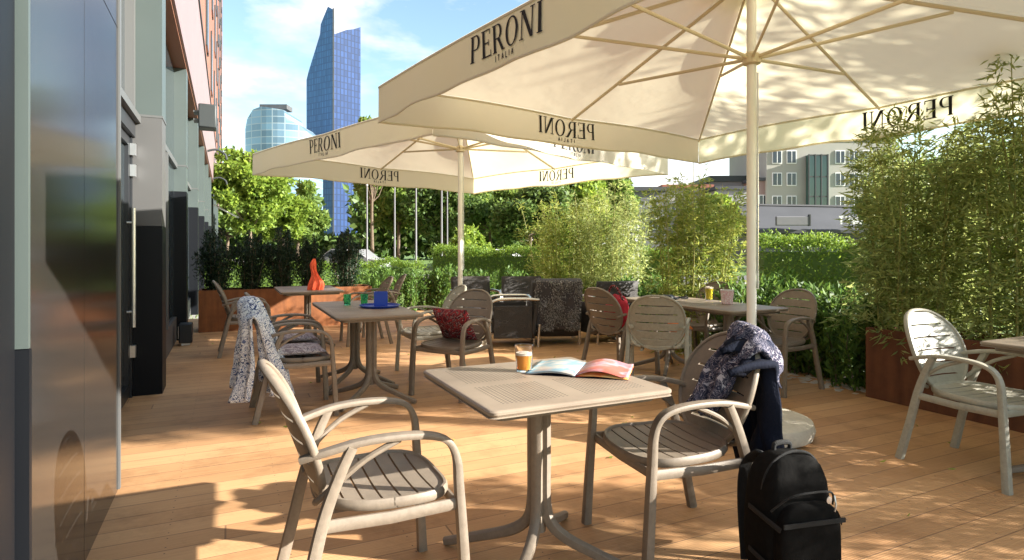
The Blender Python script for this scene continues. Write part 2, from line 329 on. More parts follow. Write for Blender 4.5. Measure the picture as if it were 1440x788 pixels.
M_['page_u'] = pagemat('printed_page_red', (.60, .03, .06), (.85, .30, .08), (.80, .55, .20))
def glazing(name, base, line, sx, sz, rough=.22, metal=.25, var=.3, spec=.5):
    """curtain wall: a grid of panes, each with its own tint"""
    m = bpy.data.materials.new(name); m.use_nodes = True
    t = m.node_tree; b = t.nodes['Principled BSDF']; lk = t.links.new
    c = N(t, 'ShaderNodeTexCoord'); s = N(t, 'ShaderNodeSeparateXYZ'); lk(c.outputs['Object'], s.inputs[0])
    cb = N(t, 'ShaderNodeCombineXYZ'); lk(s.outputs[0], cb.inputs[0]); lk(s.outputs[2], cb.inputs[1])
    br = N(t, 'ShaderNodeTexBrick'); lk(cb.outputs[0], br.inputs[0]); br.offset = 0
    br.inputs['Scale'].default_value = 1; br.inputs['Brick Width'].default_value = sx; br.inputs['Row Height'].default_value = sz; br.inputs['Mortar Size'].default_value = sz*.07
    br.inputs['Color1'].default_value = (*[x*(1-var) for x in base], 1); br.inputs['Color2'].default_value = (*[min(1, x*(1+var)) for x in base], 1); br.inputs['Mortar'].default_value = (*line, 1)
    lk(br.outputs[0], b.inputs['Base Color']); b.inputs['Roughness'].default_value = rough; b.inputs['Metallic'].default_value = metal; b.inputs['Specular IOR Level'].default_value = spec
    return m
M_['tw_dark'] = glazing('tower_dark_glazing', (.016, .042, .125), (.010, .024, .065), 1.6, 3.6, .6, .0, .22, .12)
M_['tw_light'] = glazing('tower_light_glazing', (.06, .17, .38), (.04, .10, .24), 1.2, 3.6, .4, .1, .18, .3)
M_['tw2'] = glazing('block_glazing', (.17, .27, .36), (.32, .38, .42), 6, 3.4)

# ------------------------------------------------------------------ mesh helpers
class MB:
    def __init__(s): s.v = []; s.f = []
    def add(s, vs, fs):
        o = len(s.v); s.v += [tuple(v) for v in vs]; s.f += [tuple(i+o for i in f) for f in fs]; return s
    def box(s, c, sz, rz=0, M=None):
        x, y, z = [q/2 for q in sz]; c = Vector(c); m = Matrix.Rotation(rz, 3, 'Z')
        vs = [m @ Vector((a*x, b*y, d*z)) for a in (-1, 1) for b in (-1, 1) for d in (-1, 1)]
        vs = [v+c for v in vs]
        if M: vs = [M @ v for v in vs]
        return s.add(vs, [(0, 1, 3, 2), (4, 6, 7, 5), (0, 4, 5, 1), (2, 3, 7, 6), (0, 2, 6, 4), (1, 5, 7, 3)])
    def sweep(s, pts, secs, n=8, up=(0, 0, 1), power=3., caps=True):
        """pts: path, secs: (w,h) per point (w across, h along 'up')"""
        pts = [Vector(p) for p in pts]; k = len(pts)
        if not isinstance(secs, list): secs = [secs]*k
        up = Vector(up); rings = []
        for i, p in enumerate(pts):
            t = (pts[min(i+1, k-1)]-pts[max(i-1, 0)]).normalized()
            sd = t.cross(up)
            if sd.length < .15: sd = t.cross(Vector((0, 1, 0)) if abs(t.y) < .9 else Vector((1, 0, 0)))
            if i and sd.dot(prev) < 0: sd = -sd
            if i and sd.normalized().dot(prev) < .6: sd = prev - t*prev.dot(t)
            sd.normalize(); prev = sd.copy(); u = sd.cross(t).normalized(); w, h = secs[i]
            ring = []
            for j in range(n):
                a = 2*math.pi*(j+.5)/n; ca, sa = math.cos(a), math.sin(a)
                q = (abs(ca)**power+abs(sa)**power)**(-1/power)
                ring.append(p+sd*(ca*q*w/2)+u*(sa*q*h/2))
            rings.append(ring)
        vs = [v for r in rings for v in r]
        fs = [(i*n+j, i*n+(j+1) % n, (i+1)*n+(j+1) % n, (i+1)*n+j) for i in range(k-1) for j in range(n)]
        if caps: fs += [tuple(range(n))[::-1], tuple((k-1)*n+j for j in range(n))]
        return s.add(vs, fs)
    def tube(s, pts, r, n=8, caps=True):
        k = len(pts); rr = r if isinstance(r, list) else [r]*k
        return s.sweep(pts, [(2*q, 2*q) for q in rr], n, power=2., caps=caps)
    def lathe(s, prof, n=24, c=(0, 0, 0), caps=True):
        c = Vector(c); vs = []
        for r, z in prof:
            for j in range(n):
                a = 2*math.pi*j/n; vs.append(c+Vector((r*math.cos(a), r*math.sin(a), z)))
        k = len(prof)
        fs = [(i*n+j, i*n+(j+1) % n, (i+1)*n+(j+1) % n, (i+1)*n+j) for i in range(k-1) for j in range(n)]
        if caps: fs += [tuple(range(n))[::-1], tuple((k-1)*n+j for j in range(n))]
        return s.add(vs, fs)
    def prism(s, poly, z0, z1, M=None):
        n = len(poly); vs = [Vector((x, y, z0)) for x, y in poly]+[Vector((x, y, z1)) for x, y in poly]
        if M: vs = [M @ v for v in vs]
        return s.add(vs, [tuple(range(n))[::-1], tuple(range(n, 2*n))]+[(i, (i+1) % n, n+(i+1) % n, n+i) for i in range(n)])
    def grid(s, fn, nu, nv):
        vs = [fn(i/nu, j/nv) for i in range(nu+1) for j in range(nv+1)]
        return s.add(vs, [(i*(nv+1)+j, (i+1)*(nv+1)+j, (i+1)*(nv+1)+j+1, i*(nv+1)+j+1) for i in range(nu) for j in range(nv)])
    def build(s, name, m, parent=None, smooth=True, bevel=0, solid=0, ang=40):
        me = bpy.data.meshes.new(name); me.from_pydata(s.v, [], s.f); me.validate()
        bm = bmesh.new(); bm.from_mesh(me)
        if not solid: bmesh.ops.recalc_face_normals(bm, faces=bm.faces)
        bm.to_mesh(me); bm.free()
        if smooth:
            me.shade_smooth(); me.set_sharp_from_angle(angle=R(ang))
        o = bpy.data.objects.new(name, me); COL.objects.link(o); me.materials.append(m)
        if parent: o.parent = parent
        if bevel:
            b = o.modifiers.new('bevel', 'BEVEL'); b.width = bevel; b.segments = 2; b.limit_method = 'ANGLE'; b.angle_limit = R(40)
        if solid:
            b = o.modifiers.new('thickness', 'SOLIDIFY'); b.thickness = solid; b.offset = 0
        return o
def smoothpath(P, k=5):
    P = [Vector(p) for p in P]; out = []
    for i in range(len(P)-1):
        a = P[max(i-1, 0)]; b = P[i]; c = P[i+1]; d = P[min(i+2, len(P)-1)]
        for j in range(k):
            t = j/k
            out.append(.5*((2*b)+(c-a)*t+(2*a-5*b+4*c-d)*t*t+(3*b-a-3*c+d)*t**3))
    out.append(P[-1]); return out
def thing(name, label, cat, loc=(0, 0, 0), rz=0, group=None):
    o = bpy.data.objects.new(name, None); COL.objects.link(o); o.empty_display_size = .1
    o.location = loc; o.rotation_euler = (0, 0, rz); o['label'] = label; o['category'] = cat
    if group: o['group'] = group
    return o
def tag(o, label=None, cat=None, group=None, kind=None):
    if label: o['label'] = label
    if cat: o['category'] = cat
    if group: o['group'] = group
    if kind: o['kind'] = kind
    return o
def dup(root, loc=None, rz=None, label=None, group=None, scale=None):
    def cp(o, par):
        c = o.copy(); COL.objects.link(c); c.parent = par
        for ch in o.children: cp(ch, c)
        return c
    r = cp(root, None)
    if loc is not None: r.location = loc
    if rz is not None: r.rotation_euler = (0, 0, rz)
    if label: r['label'] = label
    if group: r['group'] = group
    if scale is not None: r.scale = scale
    return r
def face(d):         # rotation that turns local +Y to direction d
    return math.atan2(d[1], d[0])-math.pi/2
def F(t, nn=0., z=0.):
    return P0+UA*t+NA*nn+Vector((0, 0, z))
def at(px, Y, z=None, py=None):
    X = (px-720)/840*Y
    if py is not None: z = H-(py-350)*Y/840
    return Vector((X, Y, z if z is not None else 0))
TILT = math.atan2(UA.y, UA.x)

# ------------------------------------------------------------------ leaves
def leafobj(name, P, D, Ln, Wd, m, parent=None, fold=.25):
    """P base points, D directions (n,3); rhombic leaves"""
    n = len(P); D = D/np.linalg.norm(D, axis=1)[:, None]
    Rn = rng.normal(size=(n, 3)); S = np.cross(D, Rn); S /= np.linalg.norm(S, axis=1)[:, None]+1e-9; U = np.cross(S, D)
    Ln = np.broadcast_to(Ln, (n,))[:, None]; Wd = np.broadcast_to(Wd, (n,))[:, None]
    V = np.empty((n, 4, 3)); V[:, 0] = P; V[:, 1] = P+D*Ln*.42+S*Wd*.5+U*Wd*fold; V[:, 2] = P+D*Ln-U*Wd*.2; V[:, 3] = P+D*Ln*.42-S*Wd*.5+U*Wd*fold
    me = bpy.data.meshes.new(name); me.vertices.add(4*n); me.vertices.foreach_set('co', V.reshape(-1).astype(np.float32))
    me.loops.add(4*n); me.loops.foreach_set('vertex_index', np.arange(4*n, dtype=np.int32))
    me.polygons.add(n); me.polygons.foreach_set('loop_start', np.arange(0, 4*n, 4, dtype=np.int32)); me.polygons.foreach_set('loop_total', np.full(n, 4, dtype=np.int32))
    me.update(calc_edges=True); me.materials.append(m)
    o = bpy.data.objects.new(name, me); COL.objects.link(o)
    if parent: o.parent = parent
    return o
def rdir(n, up=0., spread=1.):
    d = rng.normal(size=(n, 3))*spread; d[:, 2] += up; return d

def bamboo(label, loc, height, rad, nculm, nleaf, lmat, seed=0, ragged=.25, tall=()):
    global rng
    rng = np.random.default_rng(100+seed); rnd = random.Random(seed)
    t = thing('bamboo_plant', label, 'bamboo', loc, group='bamboo clumps round the terrace')
    mb = MB(); tips = []
    for i in range(nculm+len(tall)):
        a = rnd.uniform(0, 6.283); r = rad*.7*math.sqrt(rnd.random()); bx, by = r*math.cos(a), r*math.sin(a)
        h = height*(1-ragged*rnd.random()); ox, oy = bx*1.5+rnd.gauss(0, .08), by*1.5+rnd.gauss(0, .08)
        if i >= nculm: h = tall[i-nculm][2]; ox, oy = tall[i-nculm][:2]; bx, by = ox*.7, oy*.7
        pts = [Vector((bx+(ox-bx)*(s**1.5), by+(oy-by)*(s**1.5), h*s)) for s in (0, .25, .5, .75, 1)]
        mb.tube(pts, [.009, .008, .0065, .005, .002], 5); tips.append(pts)
    mb.build('culms', M_['culm'], t)
    # leaves grouped in little sprays along the culms
    P = []; D = []
    per = 7; ns = nleaf//per
    for i in range(ns):
        c = tips[rnd.randrange(len(tips))]; s = .02+.98*rnd.random()**.9; k = min(int(s*4), 3); f = s*4-k
        p = c[k].lerp(c[k+1], f); out = Vector((p.x, p.y, 0)); 
        out = (out.normalized() if out.length > .01 else Vector((1, 0, 0)))
        br = .05+.30*rnd.random()*(1.12-s*.9); o = Vector((rnd.gauss(0, 1), rnd.gauss(0, 1), rnd.gauss(.3, .6))).normalized()
        q = p+(o*.8+out*.3)*br*(1 if s < .95 else .4)
        for j in range(per):
            P.append(q+Vector((rnd.gauss(0, .03), rnd.gauss(0, .03), rnd.gauss(0, .03))))
            D.append(o*.6+out*.3+Vector((rnd.gauss(0, .7), rnd.gauss(0, .7), rnd.gauss(-.15, .5))))
    n = len(P)
    leafobj('leaves', np.array(P), np.array(D), rng.uniform(.055, .11, n), rng.uniform(.012, .020, n), lmat, t)
    return t
def shrub(name, label, cat, loc, height, rad, nleaf, lmat, ln=(.07, .11), wd=(.022, .035), up=.7, seed=0, group=None, nstem=14, base=0.02, egg=False):
    global rng
    rng = np.random.default_rng(500+seed); rnd = random.Random(seed+5)
    t = thing(name, label, cat, loc, group=group); mb = MB(); P = []; D = []
    stems = []
    for i in range(nstem):
        a = rnd.uniform(0, 6.283); r = rad*math.sqrt(rnd.random()); h = height*rnd.uniform(.72, 1.0)*(1-.25*(r/rad)**2)
        rb = .35*r if egg else .75*r
        pts = [Vector((math.cos(a)*(rb+(r-rb)*s)+rnd.gauss(0, .015), math.sin(a)*(rb+(r-rb)*s)+rnd.gauss(0, .015), h*s)) for s in (0, .33, .66, 1)]
        mb.tube(pts, [.008, .006, .005, .002], 5); stems.append(pts)
    mb.build('stems', M_['bark'], t)
    for i in range(nleaf):
        c = stems[i % nstem]; s = base+(1-base)*rnd.random()**.85; k = min(int(s*3), 2); p = c[k].lerp(c[k+1], s*3-k)
        if egg: e = rad*.33*math.sin(math.pi*min(1, .12+.88*s))**.6
        else: e = .05
        q = p+Vector((rnd.gauss(0, e*.6), rnd.gauss(0, e*.6), rnd.gauss(0, e*.5)))
        P.append(q); D.append(Vector((rnd.gauss(0, .6), rnd.gauss(0, .6), up+rnd.gauss(0, .35))))
    n = len(P)
    leafobj('foliage', np.array(P), np.array(D), rng.uniform(*ln, n), rng.uniform(*wd, n), lmat, t)
    return t
def tree(label, loc, height, crad, cz0, nleaf, lmat, leaf=.22, seed=0, group='trees beyond the terrace', nclump=26, trunk_r=.14, barkm=None, name='broadleaf_tree'):
    global rng
    rng = np.random.default_rng(900+seed); rnd = random.Random(seed+77)
    t = thing(name, label, 'tree', loc, group=group)
    cz = (height+cz0)/2; rz = (height-cz0)/2
    mb = MB(); mb.tube([Vector((0, 0, -.1)), Vector((rnd.gauss(0, .05), 0, cz0)), Vector((rnd.gauss(0, .15), rnd.gauss(0, .1), cz)), Vector((0, 0, height-.3*rz))], [trunk_r, trunk_r*.75, trunk_r*.5, .03], 8)
    cl = []
    for i in range(nclump):
        d = Vector((rnd.gauss(0, 1), rnd.gauss(0, 1), rnd.gauss(0, 1))).normalized()*(rnd.random()**.4)
        c = Vector((d.x*crad*.8, d.y*crad*.8, cz+d.z*rz*.82)); cl.append((c, rnd.uniform(.24, .42)*crad))
        if i < 12: mb.tube([Vector((0, 0, cz0+.3*(cz-cz0))), Vector((c.x*.4, c.y*.4, (cz0+c.z)/2)), c], [trunk_r*.4, trunk_r*.25, .015], 5)
    mb.build('trunk', barkm or M_['bark'], t)
    per = nleaf//nclump; P = []; 
    for c, r in cl:
        g = rng.normal(size=(per, 3)); g /= np.linalg.norm(g, axis=1)[:, None]; g *= (rng.random((per, 1))**.45)*r; g[:, 2] *= .75
        P.append(g+np.array(c))
    P = np.concatenate(P); n = len(P)
    leafobj('crown', P, rdir(n, .1), rng.uniform(.7, 1.2, n)*leaf, rng.uniform(.45, .7, n)*leaf, lmat, t)
    return t

# ------------------------------------------------------------------ SETTING
def sheet(name, poly, z, m, thick=0):
    mb = MB()
    if thick: mb.prism(poly, z-thick, z)
    else: mb.add([(x, y, z) for x, y in poly], [tuple(range(len(poly)))])
    o = mb.build(name, m, smooth=False); o['kind'] = 'structure'; return o
sheet('ground', [(-1500, -600), (1500, -600), (1500, 2600), (-1500, 2600)], -.16, M_['grass'])
fb = lambda t, n: tuple(F(t, n)[:2])
sheet('terrace_deck', [fb(-6, -.45), fb(-6, 6.4), fb(1.2, 5.95), fb(9.4, 5.85), fb(9.4, -.45)], 0, M_['deck'], .14)
sheet('road', [(-60, 27), (200, 14), (200, 22), (-60, 36)], -.155, M_['asphalt'])
sheet('pavement', [(-60, 25.4), (200, 12.4), (200, 13.98), (-60, 26.98)], -.05, M_['paving'], .2)
sheet('footpath', [fb(9.8, -.3), fb(9.8, 2.2), fb(80, 2.2), fb(80, -.3)], -.11, M_['paving'])

# ------------------------------------------------------------------ THE BUILDING on the left
bld = thing('hotel_building', 'long building with pink fascia, orange tiled storeys and glazed ground floor beside the terrace', 'building', F(0, 0, 0)*1)
bld_inv = Matrix.Translation(-F(0, 0, 0))
def bpart(mb, name, m, parent=None, **kw):
    mb.v = [tuple(Vector(v)-(F(0, 0, 0))) for v in mb.v]
    return mb.build(name, m, parent or bld, **kw)
def slab(t0, t1, n0, n1, z0, z1):
    mb = MB(); return mb.box(F((t0+t1)/2, (n0+n1)/2, (z0+z1)/2), (t1-t0, n1-n0, z1-z0), rz=TILT)
def slabs(lst):
    mb = MB()
    for q in lst: mb.box(F((q[0]+q[1])/2, (q[2]+q[3])/2, (q[4]+q[5])/2), (q[1]-q[0], q[3]-q[2], q[5]-q[4]), rz=TILT)
    return mb
LEN = 74
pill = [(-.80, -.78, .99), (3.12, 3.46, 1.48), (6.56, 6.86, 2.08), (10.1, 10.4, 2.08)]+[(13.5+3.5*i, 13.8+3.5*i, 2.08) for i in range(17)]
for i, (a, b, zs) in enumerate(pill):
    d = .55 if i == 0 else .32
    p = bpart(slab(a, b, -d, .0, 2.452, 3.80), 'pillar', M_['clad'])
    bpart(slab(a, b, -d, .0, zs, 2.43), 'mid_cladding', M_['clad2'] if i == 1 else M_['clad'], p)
    bpart(slab(a-.002, b+.002, -d-.002, .003, 0, zs-.003), 'lower_part', M_['black'], p)  # lower part of each pillar in black, up to that pillar's own height
    bpart(slab(a-.004, b+.004, -d, .006, 2.431, 2.451), 'cladding_joint', M_['gframe'] if i else M_['clad'], p)
# first wall panel pair, flush
for a, b in ((-.776, -.032), (-.026, .80)):
    bpart(slab(a, b, -.06, -.004, .0, 2.445), 'wall_panel', M_['panel'])
    bpart(slab(a, b, -.06, -.004, 2.452, 3.80), 'wall_panel', M_['panel'])
bpart(slab(.802, .84, -.30, .004, 0, 3.80), 'corner_trim', M_['gframe'])
# door bay
bpart(slab(.84, 3.118, -.34, -.16, 2.37, 2.43), 'transom', M_['gframe'])
bpart(slab(.84, 3.118, -.30, -.20, 2.245, 2.367), 'transom_drip', M_['dframe'])
bpart(slab(.84, 3.118, -.30, -.27, 2.44, 3.80), 'upper_window', M_['glass'])
bpart(slabs([(.842, .90, -.31, -.2, 2.44, 3.79), (1.55, 1.61, -.31, -.2, 2.44, 3.79), (2.3, 2.36, -.31, -.2, 2.44, 3.79), (3.05, 3.116, -.31, -.2, 2.44, 3.79)]), 'window_mullions', M_['gframe'])
for a, b in ((.90, 1.96), (2.0, 3.06)):
    dr = bpart(slab(a+.07, b-.07, -.285, -.265, .12, 2.16), 'door', M_['glass'])
    bpart(slabs([(a, a+.068, -.31, -.235, .015, 2.24), (b-.068, b, -.31, -.235, .015, 2.24), (a+.07, b-.07, -.31, -.235, .015, .118), (a+.07, b-.07, -.31, -.235, 2.162, 2.24)]), 'door_frame', M_['dframe'], dr)
    mb = MB(); hx = b-.13 if a > 1.5 else a+.13
    mb.tube([F(hx, -.19, .62), F(hx, -.19, 1.62)], .016, 10)
    for z in (.75, 1.5): mb.tube([F(hx, -.19, z), F(hx, -.24, z)], .010, 8)
    bpart(mb, 'door_handle', M_['alu'], dr)
    for z in (.35, 1.9, 2.08):
        bpart(slabs([(b-.03, b+.04, -.232, -.19, z, z+.10)]), 'hinge', M_['alu'], dr)
bpart(slabs([(.842, .896, -.31, -.22, 0, 2.24), (3.065, 3.116, -.31, -.22, 0, 2.24)]), 'door_jamb', M_['dframe'])
# glazed bays between the other pillars
for i in range(1, len(pill)-1):
    a, b = pill[i][1], pill[i+1][0]
    g = bpart(slab(a, b, -.17, -.15, .34 if i < 3 else .25, 3.78), 'shop_window', M_['glass'])
    bpart(slabs([(a, b, -.19, -.12, 0, .335 if i < 3 else .245)]), 'plinth', M_['clad2'], g)
    bpart(slabs([(a, b, -.20, -.11, 2.40, 2.47), (a+(b-a)/2-.03, a+(b-a)/2+.03, -.147, -.10, .34, 2.398)]), 'window_frame', M_['gframe'], g)
bpart(slab(-1.6, LEN, -1.2, -.335, 3.805, 3.83), 'soffit', M_['soffit'])
bpart(slab(-1.6, LEN, -.333, .0, 3.802, 3.832), 'soffit_edge', M_['soffit'])
bpart(slab(-3.0, LEN, -.30, .03, 3.835, 5.88), 'fascia', M_['pink'])
bpart(slab(-3.0, LEN, -.29, .055, 5.885, 5.97), 'cornice', M_['mull'])
bpart(slab(-3.0, LEN, -.6, .06, 3.70, 3.80), 'gutter_strip', M_['mull']) if False else None
bpart(slab(-3.0, LEN, -12, -.02, 5.975, 36), 'upper_wall', M_['brick'])
bpart(slab(-3.0, LEN, -12, -.8, -.1, 3.80), 'rear_core', M_['mull'])
bpart(slab(-3.0, -.845, -.8, -.02, 0, 3.80), 'end_wall', M_['black'])
k = 0
for st in range(8):
    for j in range(12):
        a = 5+j*5.2+(st % 2)*1.3; z = 6.9+st*3.3
        if a > LEN-3: continue
        w = bpart(slab(a, a+1.0, -.018, .03, z, z+2.0), 'window', M_['wglass'])
        bpart(slabs([(a-.06, a-.002, -.018, .032, z-.05, z+2.05), (a+1.002, a+1.06, -.018, .032, z-.05, z+2.05)]), 'window_frame', M_['mull'], w)
# bracket lamp and awning arm on the fascia
mb = slab(7.75, 8.1, .10, .36, 3.22, 3.60); q = bpart(mb, 'speaker_box', M_['mull'], bevel=.02)
bpart(slabs([(7.8, 8.05, .03, .098, 3.33, 3.36), (7.8, 8.05, .03, .098, 3.46, 3.49)]), 'bracket', M_['gframe'], q)
for tt in (15, 22):
    mb = MB(); mb.tube(smoothpath([F(tt, .03, 3.9), F(tt, .25, 3.95), F(tt, .45, 3.85), F(tt, .5, 3.7)]), .03, 8); bpart(mb, 'bracket_lamp', M_['mull'])
mb = MB(); mb.tube([F(23, .02, 3.0), F(23, 1.3, 2.3)], .035, 8); bpart(mb, 'awning_arm', M_['white'])
# small dark box lamp on the deck by the third pillar
t = thing('floor_lamp_box', 'small black box light on the deck beside the third pillar', 'light box', F(6.1, .02, 0), TILT)
MB().box((0, 0, .16), (.2, .16, .26)).build('housing', M_['dframe'], t, bevel=.015)
MB().box((0, 0, .015), (.12, .10, .03)).build('foot', M_['alu'], t)
MB().box((0, .084, .17), (.14, .006, .16)).build('lens', M_['alu'], t)

# ------------------------------------------------------------------ PLANTERS
def planter(label, a, b, depth, h, m, grp='rusted steel planters edging the terrace', out=1):
    """a,b: the ends of the front face (world xy); depth behind it"""
    a = Vector((a[0], a[1], 0)); b = Vector((b[0], b[1], 0)); d = (b-a); L_ = d.length; d.normalize()
    t = thing('planter', label, 'planter', a, math.atan2(d.y, d.x), group=grp)
    s = out
    mb = MB()
    for c, sz in (((L_/2, s*.015, h/2), (L_, .03, h)), ((L_/2, s*(depth-.015), h/2), (L_, .03, h)), ((.015, s*depth/2, h/2), (.03, depth-.064, h)), ((L_-.015, s*depth/2, h/2), (.03, depth-.064, h))):
        mb.box(c, sz)
    mb.build('box_walls', m, t, bevel=.004)
    mb = MB(); 
    rz_ = random.Random(3)
    mb.grid(lambda u, v: (.032+u*(L_-.064), s*(.032+v*(depth-.064)), h-.06+rz_.uniform(-.012, .012)), int(L_*12), 8)
    mb.build('soil', M_['soil'], t)
    return t
RB = Vector((3.06, 5.17, 0))     # left end of the right planter
def RBp(s, o=0.): return RB+UA*s+NA*o
planter('long low rusted steel planter on the right behind the sunlit chair, under the tall bamboo', RBp(-7.2), RBp(0), .62, .60, M_['corten'], out=-1)
ea, eb = F(7.3, .12), F(7.3, 2.75)
planter('rusted orange steel planter across the far left end, holding the dark upright shrubs', ea, eb, .6, .64, M_['corten_b'])

# ------------------------------------------------------------------ UMBRELLAS
def glyph_polys():
    """hand drawn high contrast serif capitals, unit height"""
    def rect(x0, y0, x1, y1): return [(x0, y0), (x1, y0), (x1, y1), (x0, y1)]
    def arc(cx, cy, rx, ry, a0, a1, tw, th, n=14):
        out = []; outer = []; inner = []
        for i in range(n+1):
            a = a0+(a1-a0)*i/n; c, s = math.cos(a), math.sin(a)
            outer.append((cx+rx*c, cy+ry*s)); inner.append((cx+(rx-tw)*c, cy+(ry-th)*s))
        for i in range(n): out.append([outer[i], outer[i+1], inner[i+1], inner[i]])
        return out
    T = .15; h = .04; G = {}
    def stem(x): return [rect(x, 0, x+T, 1), rect(x-.06, 0, x+T+.06, h), rect(x-.06, 1-h, x+T+.06, 1)]
    G['P'] = (stem(.06)+[rect(.2, .96, .38, 1), rect(.2, .44, .38, .485)]+arc(.38, .72, .25, .28, -math.pi/2, math.pi/2, .13, .05), .68)
    G['E'] = (stem(.06)+[rect(.2, .955, .56, 1), rect(.2, 0, .6, .05), rect(.2, .49, .46, .54), rect(.53, .80, .57, 1), rect(.57, 0, .61, .22), rect(.43, .40, .47, .63)], .66)
    G['R'] = (stem(.06)+[rect(.2, .96, .38, 1), rect(.2, .47, .38, .515)]+arc(.38, .735, .24, .265, -math.pi/2, math.pi/2, .13, .05)+[[(.32, .49), (.47, .49), (.78, 0), (.61, 0)], rect(.6, 0, .84, h)], .80)
    G['O'] = (arc(.42, .5, .40, .52, 0, 2*math.pi, .145, .05, 32), .86)
    G['N'] = ([rect(.10, 0, .16, 1), rect(.0, 0, .26, h), rect(.0, .96, .2, 1), [(.08, 1), (.26, 1), (.74, 0), (.60, 0)], rect(.66, 0, .72, 1), rect(.58, .96, .82, 1)], .84)
    G['I'] = (stem(.08), .32)
    return G
G_SERIF = glyph_polys()
STROKES = {'I': [[(0, 0), (0, 1)]], 'T': [[(0, 1), (.6, 1)], [(.3, 1), (.3, 0)]], 'A': [[(0, 0), (.3, 1)], [(.3, 1), (.6, 0)], [(.12, .35), (.48, .35)]], 'L': [[(0, 1), (0, 0)], [(0, 0), (.5, 0)]],
           'E': [[(0, 0), (0, 1)], [(0, 1), (.5, 1)], [(0, .5), (.42, .5)], [(0, 0), (.5, 0)]], 'S': [[(.5, .9), (.25, 1)], [(.25, 1), (0, .8)], [(0, .8), (.5, .25)], [(.5, .25), (.25, 0)], [(.25, 0), (0, .1)]],
           'P': [[(0, 0), (0, 1)], [(0, 1), (.5, .9)], [(.5, .9), (.5, .6)], [(.5, .6), (0, .5)]], 'R': [[(0, 0), (0, 1)], [(0, 1), (.5, .9)], [(.5, .9), (.5, .6)], [(.5, .6), (0, .5)], [(.15, .5), (.5, 0)]],
           'Y': [[(0, 1), (.3, .5)], [(.6, 1), (.3, .5)], [(.3, .5), (.3, 0)]], 'W': [[(0, 1), (.2, 0)], [(.2, 0), (.4, .8)], [(.4, .8), (.6, 0)], [(.6, 0), (.8, 1)]], 'C': [[(.5, .85), (.25, 1)], [(.25, 1), (0, .6)], [(0, .6), (0, .4)], [(0, .4), (.25, 0)], [(.25, 0), (.5, .15)]]}
def stroke_word(word, h, th, gap=.35):
    polys = []; x = 0
    for ch in word:
        S = STROKES[ch]; w = max(p[0] for s in S for p in s)
        for (a, b) in S:
            ax, ay, bx, by = (a[0]+x)*h, a[1]*h, (b[0]+x)*h, b[1]*h
            d = Vector((bx-ax, by-ay)).normalized(); n_ = Vector((-d.y, d.x))*th/2
            polys.append([(ax-n_.x, ay-n_.y), (bx-n_.x, by-n_.y), (bx+n_.x, by+n_.y), (ax+n_.x, ay+n_.y)])
        x += w+gap
    return polys, (x-gap)*h
def serif_word(word, h):
    polys = []; x = 0
    for ch in word:
        g, w = G_SERIF[ch]
        polys += [[((p[0]+x)*h, p[1]*h) for p in q] for q in g]; x += w+.07
    return polys, (x-.07)*h
def letters_on(mb, polys, W_, Ls, surf, nr, off, yo, flip, toff=0.):
    for i, q in enumerate(polys):
        vs = []
        for p in q:
            sx = (p[0]-W_/2)/Ls; u = .5+toff+(sx if not flip else -sx)
            vs.append(surf(u, (-yo-p[1])/1.0)+nr*(off+(1 if off > 0 else -1)*.00003*i))
        mb.add(vs, [tuple(range(len(q)))])
def letters(mb, polys, W_, org, ex, ez, nrm, off, yo):
    for i, q in enumerate(polys):
        o = org+nrm*(off+ (1 if off > 0 else -1)*.00004*i)
        mb.add([o+ex*(p[0]-W_/2)+ez*(p[1]+yo) for p in q], [tuple(range(len(q)))])

